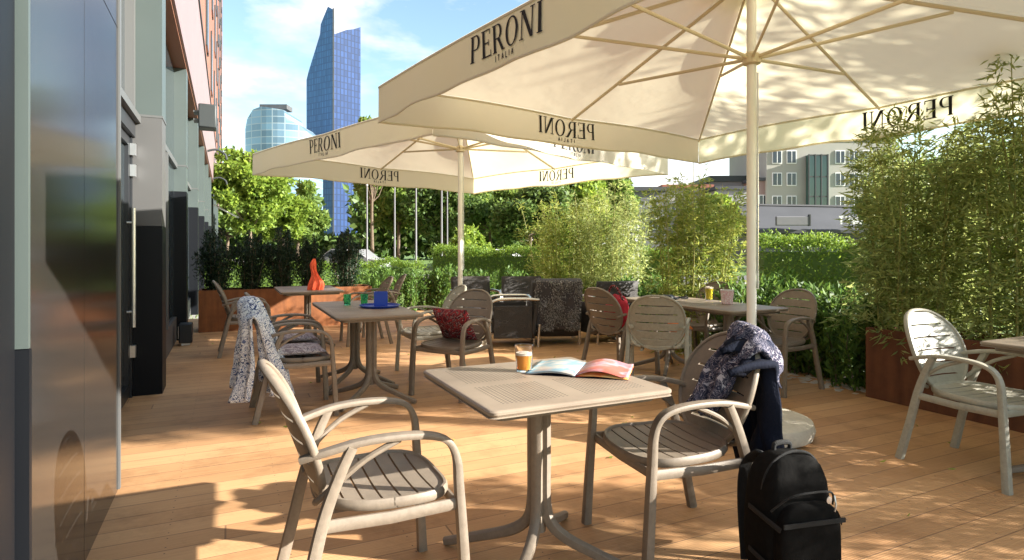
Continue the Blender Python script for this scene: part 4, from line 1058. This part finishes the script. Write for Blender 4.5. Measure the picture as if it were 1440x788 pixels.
# ------------------------------------------------------------------ LOUNGE CHAIRS
def lounge(label, xy, facing, sc=1.0, fur=False):
    t = thing('wicker_armchair', label, 'armchair', (xy[0], xy[1], 0), face(facing), 'dark woven armchairs by the hedge')
    MB().box((0, .02, .27), (.54*sc, .56*sc, .16)).build('seat_box', M_['wicker'], t, bevel=.025)
    mb = MB(); mb.grid(lambda u, v: Vector(((u-.5)*.62*sc, -.30*sc-.10*v+.05*(2*u-1)**2, .12+.72*v)), 12, 8); mb.build('backrest', M_['wicker'], t, solid=.05)
    MB().box((0, .03, .385), (.50*sc, .50*sc, .07)).build('seat_pad', M_['mesh'], t, bevel=.025)
    for s in (-1, 1):
        x = s*.325*sc
        P = smoothpath([(x, .29, .0), (x, .30, .30), (x, .29, .54), (x, .24, .61), (x, .10, .63), (x, -.16, .63), (x, -.34, .62)], 4)
        MB().tube(P, .019, 10).build('tube_arm', M_['chrome'], t)
        MB().box((s*.300*sc, .0, .33), (.02, .50*sc, .42)).build('side_panel', M_['wicker'], t, bevel=.005)
        MB().tube([(x*.9, -.33, 0), (x*.9, -.35, .3)], .019, 10).build('rear_leg', M_['chrome'], t)
    return t
lounge('dark woven armchair nearest the front of the lounge group, side on', (-.02, 8.02), (-.95, -.1))
lounge('dark woven armchair at the back left of the lounge group by the far umbrella pole', (-.55, 9.15), (.3, -.95))
lounge('dark woven armchair at the back middle of the lounge group', (.15, 9.15), (0, -1))
W1 = lounge('dark woven armchair seen from behind with a grey fur throw over its back', (.56, 8.25), (-.1, 1), 1.04)
lounge('dark woven armchair at the right of the lounge group under the bamboo', (1.30, 8.40), (-.35, .93))
# fur throw over W1's back
global_rng = np.random.default_rng(5)
rng = global_rng
ft = thing('fur_throw', 'grey and white fur throw hanging over the back of a dark armchair', 'throw', W1.location, W1.rotation_euler.z)
def thr(u, v):
    s = v*.95-.25; a = abs(s)
    x = (u-.5)*.60+.012*math.sin(v*9+u*4)
    if a < .05: z, y = .88-.02*(a/.05)**2, (.07*a/.05)*(1 if s < 0 else -1)
    else: z, y = .86-(a-.05), (.075 if s < 0 else -.075)
    yb = -.30-.10*min(1, (z-.12)/.72)
    return Vector((x, yb+y-.0+.015*math.sin(u*15+v*6), z))
MB().grid(thr, 24, 24).build('pelt', M_['mesh'], ft, solid=.02)
P = []; D = []
for i in range(9000):
    u, v = random.random(), random.random(); p = thr(u, v)
    if (math.sin(u*11+v*5)+math.sin(v*13-u*4)+random.gauss(0, .8)) < -.2: continue
    P.append(p); D.append((random.gauss(0, .5), (-1.2 if v > .26 else 1.2)+random.gauss(0, .4), -.9+random.gauss(0, .5)))
leafobj('fur', np.array(P), np.array(D), .045, .007, M_['fur'], ft)

# ------------------------------------------------------------------ PLANTS
# tall bamboo in the right planter (and on past the right edge)
bamboo('dense bamboo clump at the left end of the right planter', RBp(-.22, .36)+Vector((0, 0, .45)), 1.95, .50, 30, 17000, M_['leaf_bamboo'], 1)
bamboo('dense bamboo clump above the sunlit armchair, thin tall stems crossing the umbrella skirt', RBp(-1.02, .42)+Vector((0, 0, .5)), 1.95, .45, 28, 15000, M_['leaf_bamboo'], 2, tall=((-.35, -.2, 2.35), (.1, -.1, 2.2), (.3, .1, 2.3)))
bamboo('low bamboo clump at the right edge behind the cut off table', RBp(-1.75, .40)+Vector((0, 0, .5)), .80, .40, 22, 3500, M_['leaf_bamboo_y'], 3)
off = [(-2.65, .60, 1700), (-3.55, 1.6, 2600), (-4.4, 1.72, 2600), (-5.3, 2.3, 2600), (-6.3, 2.3, 2800)]
for i, (s, h, nl) in enumerate(off):
    bamboo(['bamboo clump just past the right edge of the view', 'second bamboo clump past the right edge', 'third bamboo clump past the right edge', 'fourth bamboo clump past the right edge', 'last bamboo clump of the right planter'][i], RBp(s, .34)+Vector((0, 0, .5)), h, .42, 14, nl*2, M_['leaf_bamboo'], 10+i)
bamboo('bamboo clump behind the long right table, left of the umbrella pole', RBp(2.3, .40)+Vector((-.18, 0, -.1)), 2.35, .50, 30, 13000, M_['leaf_bamboo_y'], 4, tall=((0, 0, 2.75),))
bamboo('bamboo clump behind the lounge chairs, right part', RBp(4.4, .70)+Vector((-.30, 0, -.1)), 2.35, .60, 30, 12000, M_['leaf_bamboo'], 5)
bamboo('yellow green bamboo clump behind the lounge chairs, left part', RBp(5.4, .75)+Vector((-.45, 0, -.1)), 2.35, .70, 32, 13000, M_['leaf_bamboo_y'], 6)
# laurels
lau = [shrub('laurel_shrub', 'x', 'shrub', (0, 0, 0), .98, .34, 1500, M_['leaf_laurel'], seed=i, group='laurel shrubs edging the terrace', ln=(.07, .12), wd=(.024, .038), up=.8) for i in range(3)]
pos = [RBp(s, .28+.25*(k % 2)) for k, s in enumerate((.25, .6, .95, 1.3, 1.65, 2.0, 2.9, 3.3, 3.7, 4.2, 4.8, 5.4, 6.0))]
pos += [F(9.0+.2*(k % 2), 2.95+.42*k) for k in range(9)]
pos += [RBp(s, .85) for s in (.2, .8, 1.4, 2.0)]
# the boxed beds' outer side
lnames = ['first', 'second', 'third', 'fourth', 'fifth', 'sixth', 'seventh', 'eighth', 'ninth', 'tenth', 'eleventh', 'twelfth', 'thirteenth']
for i, p in enumerate(pos):
    if i < 13: lab = f'green laurel shrub, {lnames[i]} along the deck edge counting from the right planter'
    elif i < 22: lab = f'green laurel shrub across the far end of the deck, {lnames[i-13]} from the left planter'
    else: lab = f'taller laurel shrub of the outer row beside the right planter, {lnames[i-22]} from the planter'
    s = (1.0 if i < 22 else 1.12)*(.92+.16*((i*37) % 10)/10)
    if i < 3: o = lau[i]; o.location = p; o.scale = (s, s, s); o['label'] = lab
    else: o = dup(lau[i % 3], p, (i*1.7) % 6.28, lab, scale=(s, s, s))
    o.location.z = -.05
# dark upright shrubs in the end planter
yew = [shrub('dark_yew_shrub', 'x', 'shrub', (0, 0, 0), 1.08, .30, 7000, M_['leaf_yew'], seed=20+i, group='dark upright shrubs in the far left planter', ln=(.03, .06), wd=(.012, .02), up=.6, nstem=26, base=.06, egg=True) for i in range(2)]
for i, (nn, s) in enumerate(((.35, 1.0), (.85, .96), (1.35, 1.02), (1.80, .9), (2.35, 1.0))):
    lab = f'dark upright shrub in the far left planter, {lnames[i]} from the building'
    o = yew[i] if i < 2 else dup(yew[i % 2], None, 1.3*i)
    o['label'] = lab; o.location = F(7.6, nn, .56); o.scale = (s, s, s)
# gravel by the deck edge
mb = MB(); r_ = random.Random(9)
for i in range(700):
    p = RBp(r_.uniform(.05, 7.5), r_.uniform(-.02, .35)); s = r_.uniform(.015, .035)
    mb.box((p.x, p.y, -.02+s*.3), (s*2, s*1.5, s), r_.uniform(0, 3))
tag(mb.build('gravel_strip', M_['stone']), 'pale pebbles scattered along the deck edge under the shrubs', 'gravel', kind='stuff')
# soil bed under the shrubs
sheet('planting_bed', [tuple(RBp(-7.5, .62)[:2]), tuple(RBp(-7.5, 1.6)[:2]), tuple(RBp(7.6, 1.9)[:2]), tuple(RBp(7.6, .05)[:2]), tuple(RBp(.02, .02)[:2]), tuple(RBp(.02, .62)[:2])], -.045, M_['soil'], .1)
rng = np.random.default_rng(31)
n = 110; q = [F(rng.uniform(-1.5, 8), 5.6*rng.random()**.6+.1, .006) for _ in range(n)]
tag(leafobj('fallen_leaves', np.array(q), np.concatenate([rng.normal(size=(n, 2)), rng.normal(0, .08, (n, 1))], 1), rng.uniform(.03, .06, n), rng.uniform(.010, .02, n), M_['leaf_bamboo_y'], fold=.1), 'small dry leaves fallen on the deck boards', 'fallen leaves', kind='stuff')
# clipped hedges farther out
def hedge(label, a, b, h, d, nl, lm=None, seed=0, leaf=.07):
    global rng
    rng = np.random.default_rng(3000+seed)
    a = Vector((*a, 0)); b = Vector((*b, 0)); dd = b-a; L_ = dd.length; dd.normalize(); t = thing('clipped_hedge', label, 'hedge', a+Vector((0, 0, -.15)), math.atan2(dd.y, dd.x), 'clipped hedges beyond the terrace')
    MB().box((L_/2, 0, h*.45), (L_-.15, d*.7, h*.86)).build('inner_growth', M_['leaf_tree_d'], t)
    n = nl; P = np.stack([rng.uniform(0, L_, n), rng.uniform(-d/2, d/2, n), rng.uniform(.02, h, n)], 1)
    k = n//2; P[:k, 2] = h+.07*np.sin(P[:k, 0]*2.3)+.05*np.sin(P[:k, 0]*5.1+1)+rng.normal(0, .07, k); m2 = (n-k)//2; P[k:k+m2, 1] = -d/2+rng.normal(0, .04, m2)
    leafobj('leaves', P, rdir(n, .6), rng.uniform(.8, 1.3, n)*leaf, rng.uniform(.45, .6, n)*leaf, lm or M_['leaf_hedge'], t)
    return t
hedge('long clipped hedge behind the laurels on the right', (5.4, 13.2), (14.5, 11.2), 1.55, 1.3, 26000, seed=1)
hedge('clipped hedge behind the lounge chairs across the lawn', (-2.5, 19.5), (5.0, 17.6), 1.35, 1.2, 20000, seed=2)
hedge('low hedge by the road on the left behind the far shrubs', (-9.5, 17.0), (-3.2, 21), .9, 1.0, 12000, seed=3)
# lawn tufts
rng = np.random.default_rng(8)
n = 26000; P = np.stack([rng.uniform(-8, 14, n), rng.uniform(10.5, 24, n), np.full(n, -.16)], 1)
tag(leafobj('lawn_grass', P, rdir(n, 1.6, .5), rng.uniform(.08, .16, n), rng.uniform(.012, .02, n), M_['blade']), 'short bright grass of the lawn beyond the terrace', 'grass', kind='stuff')

# ------------------------------------------------------------------ TREES
TR = [ # px, Y, top py, crown bottom py, half width px, material, leaf count, label
 (352, 24, 196, 330, 62, 'leaf_tree', 9000, 'bright green tree nearest the far end of the building'),
 (398, 27, 258, 345, 42, 'leaf_tree', 6000, 'smaller bright green tree right of the brightest one on the left'),
 (418, 31, 250, 345, 44, 'leaf_tree_m', 7000, 'mid green tree just left of the glass tower base'),
 (320, 40, 250, 345, 50, 'leaf_tree_m', 6000, 'mid green tree tight behind the building end'),
 (524, 40, 146, 305, 30, 'leaf_tree_m', 6500, 'tall narrow tree whose tip shows above the far umbrella'),
 (560, 46, 225, 330, 62, 'leaf_tree_m', 7000, 'rounded tree behind the flagpoles, left one'),
 (625, 42, 232, 335, 62, 'leaf_tree_d', 7000, 'dark rounded tree behind the far umbrella pole'),
 (690, 48, 240, 335, 62, 'leaf_tree_m', 7000, 'rounded tree just right of the far umbrella pole'),
 (745, 40, 250, 345, 62, 'leaf_tree_d', 7500, 'dark broad tree above the lounge chairs'),
 (805, 45, 244, 345, 62, 'leaf_tree', 7500, 'bright green tree behind the left bamboo clumps'),
 (858, 50, 240, 340, 50, 'leaf_tree_m', 6500, 'mid green tree left of the pale wall with the banner'),
 (1300, 40, 215, 345, 90, 'leaf_tree_m', 6500, 'mid green tree behind the right bamboo'),
 (1400, 36, 200, 345, 90, 'leaf_tree_m', 6500, 'mid green tree at the right edge behind the bamboo'),
 (660, 24, 322, 368, 42, 'leaf_tree', 4500, 'low bright bush on the lawn right of the flagpoles'),
 (1010, 42, 268, 350, 34, 'leaf_tree', 4500, 'small bright tree in front of the low white building'),
]
for i, (px, Y, ty, by, hw, m, nl, lab) in enumerate(TR):
    top = H+(350-ty)*Y/840; bot = max(.6, H+(350-by)*Y/840); r = hw*Y/840
    if i == 13: bot = .1
    tree(lab, at(px, Y)+Vector((0, 0, -.16)), top+.16, r, bot, int(nl*1.5), M_[m], leaf=.0083*Y, seed=i, trunk_r=.006*Y*.55)
tree('sparse tree beyond the right edge, shading the big umbrella', Vector((10.2, 2.6, -.16)), 6.5, 1.9, 4.5, 5200, M_['leaf_tree'], leaf=.12, seed=41, trunk_r=.10, nclump=16)
tree('second sparse tree beyond the right edge', Vector((10.6, 5.6, -.16)), 6.6, 1.7, 4.5, 4200, M_['leaf_tree'], leaf=.12, seed=43, trunk_r=.10, nclump=16)
# distant wood
rng = np.random.default_rng(77)
n = 26000; X = rng.uniform(-45, 60, n); Yw = 78+rng.uniform(-4, 4, n)
hgt_ = 7.5+1.8*np.sin(X*.21)+1.2*np.sin(X*.53+1)+.7*np.sin(X*1.3)
hgt_ = np.where((X > -25.5) & (X < -20.5), 2.6, hgt_)
Z = hgt_*rng.random(n)**.7
P = np.stack([X, Yw, Z], 1)
tag(leafobj('distant_wood', P, rdir(n), rng.uniform(.7, 1.3, n), rng.uniform(.4, .8, n), M_['leaf_tree_d']), 'continuous dark wood far behind the road', 'woodland', kind='stuff')

# ------------------------------------------------------------------ POLES, BANNER, CARS
for i, (px, Y, top, lab) in enumerate(((516, 26, 262, 'white flagpole farthest left of the row on the lawn'), (555, 24, 262, 'second white flagpole from the left on the lawn'), (585, 23, 250, 'thickest white flagpole, third from the left on the lawn'), (621, 21, 255, 'white flagpole closest to the far umbrella pole'), (629, 30, 262, 'thin pole just behind the flagpole by the umbrella'))):
    z = H+(350-top)*Y/840
    t = thing('flagpole', lab, 'flagpole', at(px, Y)+Vector((0, 0, -.16)), group='white poles on the lawn')
    MB().tube([(0, 0, 0), (0, 0, z+.16)], [.042, .028], 10).build('shaft', M_['greywall'], t)
    MB().lathe([(.001, z+.16), (.05, z+.19), (.05, z+.23), (.001, z+.26)], 10).build('finial', M_['alu'], t)
    MB().lathe([(.10, 0), (.10, .06), (.06, .08)], 12).build('foot_plate', M_['alu'], t)
bn = thing('vertical_banner', 'white vertical banner with dark lettering between the bamboo clumps', 'banner', at(886, 17)+Vector((0, 0, -.16)))
MB().box((0, 0, 1.28), (.52, .05, 1.9)).build('banner_cloth', M_['white'], bn)
MB().tube([(-.30, 0, 0), (-.30, 0, 2.35)], .025, 8).build('banner_pole', M_['alu'], bn)
pw, Wd_ = stroke_word('PRESS', .34, .06, .30)
mb = MB(); letters(mb, pw, Wd_, Vector((-.17, -.028, 1.28)), Vector((0, 0, -1)), Vector((1, 0, 0)), Vector((0, -1, 0)), .001, 0); mb.build('lettering', M_['ink'], bn, smooth=False)
def car(label, loc, rz, paint):
    t = thing('parked_car', label, 'car', loc, rz, 'cars parked along the road')
    prof = [(-2.1, .35), (-2.12, .75), (-1.9, .88), (-1.35, .95), (-.75, 1.40), (.75, 1.42), (1.35, .98), (2.0, .85), (2.15, .65), (2.12, .35)]
    Mx = Matrix.Rotation(R(90), 4, 'X')
    MB().prism(prof, -.85, .85, Mx).build('body', paint, t, bevel=.06)
    MB().prism([(-1.2, .98), (-.72, 1.34), (.70, 1.36), (1.18, 1.0)], -.858, .858, Mx).build('side_windows', M_['wglass'], t)
    for x in (-1.3, 1.3):
        for s in (-1, 1):
            w_ = MB().lathe([(.31, -.1), (.33, -.08), (.33, .08), (.31, .1)], 18).build('wheel', M_['tyre'], t); w_.rotation_euler = (R(90), 0, 0); w_.location = (x, s*.80, .33)
    for s in (-1, 1): MB().box((2.13, s*.6, .68), (.05, .3, .14)).build('headlight', M_['alu'], t)
    return t
car('white car parked on the road behind the far hedge', at(697, 31)+Vector((0, 0, -.155)), R(170), M_['carpaint'])
car('silver car parked on the road left of the flagpoles', at(492, 33)+Vector((0, 0, -.155)), R(172), M_['carsilver'])

# ------------------------------------------------------------------ FAR BUILDINGS
def gbld(name, label, px0, px1, Y, ztop, depth, wallm, wins=(), rz=0, roofm=None, z0=-.16, roofh=.35, cat='building'):
    x0, x1 = (px0-720)/840*Y, (px1-720)/840*Y; w_ = x1-x0
    t = thing(name, label, cat, (x0, Y, z0), rz)
    MB().box((w_/2, depth/2, (ztop-z0)/2), (w_, depth, ztop-z0)).build('wall', wallm, t, smooth=False)
    MB().box((w_/2, depth/2, ztop-z0+roofh/2+.003), (w_+.5, depth+.5, roofh)).build('roof', roofm or M_['greyroof'], t, smooth=False)
    for (wx, wz, ww, wh) in wins:
        f = MB().box((wx, -.04, wz+wh/2), (ww+.2, .076, wh+.2)).build('window', M_['white'], t, smooth=False)
        MB().box((wx, -.10, wz+wh/2), (ww, .04, wh)).build('pane', M_['wglass'], f, smooth=False)
        MB().box((wx, -.125, wz+wh/2), (.07, .01, wh)).build('glazing_bar', M_['white'], f, smooth=False)
    return t
def grid_w(xs, zs, ww, wh): return [(x, z, ww, wh) for x in xs for z in zs]
A = gbld('apartment_building', 'beige four storey apartment building with a dark glazed stairwell', 1078, 1260, 70, 14.2, 12, M_['beige'], grid_w((1.2, 2.9, 8.6, 10.2, 11.8, 13.4), (6.2, 8.9, 11.5), .95, 1.35))
# stair tower
st = MB().box((5.7, -.35, 7.6), (2.2, .7, 9.5)).build('stairwell_glazing', M_['greengls'], A, smooth=False)
mb = MB()
for x in (4.6, 5.35, 6.05, 6.8): mb.box((x, -.75, 7.6), (.14, .08, 9.6))
for z in (2.9, 5.2, 7.5, 9.8, 12.3): mb.box((5.7, -.72, z), (2.34, .06, .14))
mb.build('stairwell_mullions', M_['mull'], st, smooth=False)
gbld('pink_house', 'pinkish rendered building joined to the left of the beige apartments', 1062, 1084.5, 70.5, 9.3, 10, M_['pinkwall'], [(.9, 6.3, .8, 1.4)], roofm=M_['greyroof'])
gbld('office_building', 'low white building with rows of small windows left of the umbrella pole', 1008, 1055, 62, 7.4, 10, M_['farwhite'], grid_w((.5, 1.3, 2.1, 2.9), (1.8, 5.0), .55, .8))
gbld('blue_roofed_house', 'dark roofed house peeping over the low white building', 1000, 1055, 74, 9.6, 8, M_['greywall'], [(3.9, 7.3, 1, 1.2)], roofm=M_['mull'], roofh=.7)
gbld('grey_block', 'plain pale grey block behind the bamboo, left of the other houses', 886, 936, 52, 6.3, 8, M_['greywall'], [(2.4, 3.2, .8, .8)])
gbld('red_roofed_house', 'cream house with a red roof between the grey block and the white building', 934, 1000, 66, 8.0, 8, M_['beige'], grid_w((1.2, 2.8, 4.4), (5.6,), .7, .9), roofm=M_['redroof'])
# shop with sloping metal roof
Ys = 50; x0, x1 = (1058-720)/840*Ys, (1330-720)/840*Ys; w_ = x1-x0
S = thing('shop_building', 'single storey shop with grey sloping metal roof and white lettering', 'shop', (x0, Ys, -.16))
MB().box((w_/2, 4.05, 1.35), (w_, 8, 2.7)).build('wall', M_['greywall'], S, smooth=False)
mb = MB(); mb.add([(-.3, -.6, 3.0), (w_+.3, -.6, 3.0), (w_+.3, 2.8, 5.0), (-.3, 2.8, 5.3), (-.3, -.6, 2.72), (w_+.3, -.6, 2.72), (w_+.3, 8.3, 2.72), (-.3, 8.3, 2.72), (-.3, 8.3, 5.1), (w_+.3, 8.3, 5.1)],
    [(0, 1, 2, 3), (0, 4, 5, 1), (3, 2, 9, 8), (7, 6, 5, 4), (7, 8, 9, 6), (0, 3, 8, 7, 4), (1, 5, 6, 9, 2)])
rf = mb.build('roof', M_['greyroof'], S, smooth=False)
mb = MB(); mb.sweep([(-.3, 2.75, 5.36), (w_+.3, 2.75, 5.08)], (.25, .16), 4); mb.build('ridge_trim', M_['greywall'], rf)
sb = MB().box((2.9, -.9, 3.72), (2.7, .25, .75)).build('sign_board', M_['greywall'], S, smooth=False, bevel=.06)
MB().box((4.32, -.9, 3.78), (.12, .3, .95)).build('sign_end', M_['mull'], sb, smooth=False)
pw, Wd_ = stroke_word('TYWAC', .62, .14, .28)
mb = MB(); letters(mb, pw, Wd_, Vector((8.0, -1.0, 3.45)), Vector((1, 0, 0)), Vector((0, 0, 1)), Vector((0, -1, 0)), .001, 0)
mb.build('lettering', M_['white'], S, smooth=False, solid=.1)
for i in range(9):
    f = MB().box((1.2+i*1.75, -.03, 1.25), (1.55, .06, 2.1)).build('shop_window', M_['mull'], S, smooth=False)
    MB().box((1.2+i*1.75, -.075, 1.25), (1.4, .03, 1.95)).build('pane', M_['wglass'], f, smooth=False)

# the glass tower
def ppt(px, Y): return ((px-720)/840*Y, Y)
def zt(py, Y): return H+(350-py)*Y/840
TWL = (-118., 330., 0)
tw = thing('glass_tower', 'tall blue glass skyscraper with a pointed crown above the trees', 'skyscraper', (*ppt(469, 340), -.16))
def rel(p, o=ppt(469, 340)): return (p[0]-o[0], p[1]-o[1])
A0 = rel(ppt(431, 352)); B0 = rel(ppt(468.3, 340)); B1 = rel(ppt(469.9, 340)); C0 = rel(ppt(507, 352))
def wallpoly(pts, name, m, dy=0, thick=2.0):
    """pts: (xy, z) outline of an upright face; extruded backwards"""
    n = len(pts); vs = [Vector((p[0][0], p[0][1]+dy, p[1])) for p in pts]; vs += [v+Vector((-.31*thick, thick, 0)) for v in vs]
    mb = MB(); mb.add(vs, [tuple(range(n)), tuple(range(n, 2*n))[::-1]]+[(i, (i+1) % n, n+(i+1) % n, n+i) for i in range(n)])
    return mb.build(name, m, tw, smooth=False)
def onl(px, py):       # on the left face plane
    f = (px-431)/(467.5-431); Y = 352-12*f; return (rel(ppt(px, Y)), zt(py, Y))
def onr(px, py):
    f = (px-470.5)/(507-470.5); Y = 340+12*f; return (rel(ppt(px, Y)), zt(py, Y))
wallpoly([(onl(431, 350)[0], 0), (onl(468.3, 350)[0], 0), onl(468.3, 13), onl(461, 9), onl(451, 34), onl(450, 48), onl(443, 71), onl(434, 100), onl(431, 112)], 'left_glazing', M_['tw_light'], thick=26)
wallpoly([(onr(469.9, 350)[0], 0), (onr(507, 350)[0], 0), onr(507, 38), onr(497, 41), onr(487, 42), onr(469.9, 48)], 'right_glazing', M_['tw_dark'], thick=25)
cx0, cx1 = onr(469.9, 40)[0], onr(487, 40)[0]
mb = MB(); zc0, zc1, zb_ = zt(31, 341), zt(39.5, 345), zt(56, 341)
vv = [Vector((cx0[0], cx0[1]+1.5, zb_)), Vector((cx1[0], cx1[1]+1.5, zb_)), Vector((cx1[0], cx1[1]+1.5, zc1)), Vector((cx0[0], cx0[1]+1.5, zc0))]
vv += [v+Vector((-3.5, 12, 0)) for v in vv]
mb.add(vv, [(0, 1, 2, 3), (7, 6, 5, 4), (0, 4, 5, 1), (1, 5, 6, 2), (2, 6, 7, 3), (3, 7, 4, 0)]); mb.build('dark_crown', M_['mull'], tw, smooth=False)
mb = MB(); mb.box(((B0[0]+B1[0])/2, -.3, zt(12, 340)/2), (.75, .8, zt(12, 340))); mb.build('corner_fin', M_['greyroof'], tw, smooth=False)
b2 = thing('glass_office_block', 'lower curved pale glass office block left of the skyscraper', 'office block', (*ppt(383, 300), -.16))
def o2(px, py): return ((px-383)/840*300, zt(py, 300))
prof = [(337, 350), (337, 178), (341, 164), (352, 152), (366, 149), (398, 154), (402, 168), (416, 172), (424, 180), (431, 186), (431, 350)]
pts = [o2(*p) for p in prof]; pts = [(x, max(z, 0)) for x, z in pts]; pts[0] = (pts[0][0], 0); pts[-1] = (pts[-1][0], 0)
mb = MB(); top = pts[1:-1]; vs = []; fs = []
fr = lambda x: 6*(abs(x)/16)**2
dense = []
for a_, b_ in zip(top[:-1], top[1:]):
    for q in range(4): dense.append((a_[0]+(b_[0]-a_[0])*q/4, a_[1]+(b_[1]-a_[1])*q/4))
dense.append(top[-1])
for x, z in dense: vs += [Vector((x, fr(x), 0)), Vector((x, fr(x), z)), Vector((x, 26, z)), Vector((x, 26, 0))]
for q in range(len(dense)-1): o = 4*q; fs += [(o, o+4, o+5, o+1), (o+1, o+5, o+6, o+2), (o+2, o+6, o+7, o+3)]
fs += [(0, 1, 2, 3), tuple(4*(len(dense)-1)+q for q in (3, 2, 1, 0))]
mb.add(vs, fs); mb.build('curtain_wall', M_['tw2'], b2, smooth=False)
mb = MB(); mb.box((-2, 10, zt(149, 300)+1.2), (14, 8, 2.4)); mb.build('roof_plant', M_['greyroof'], b2, smooth=False)
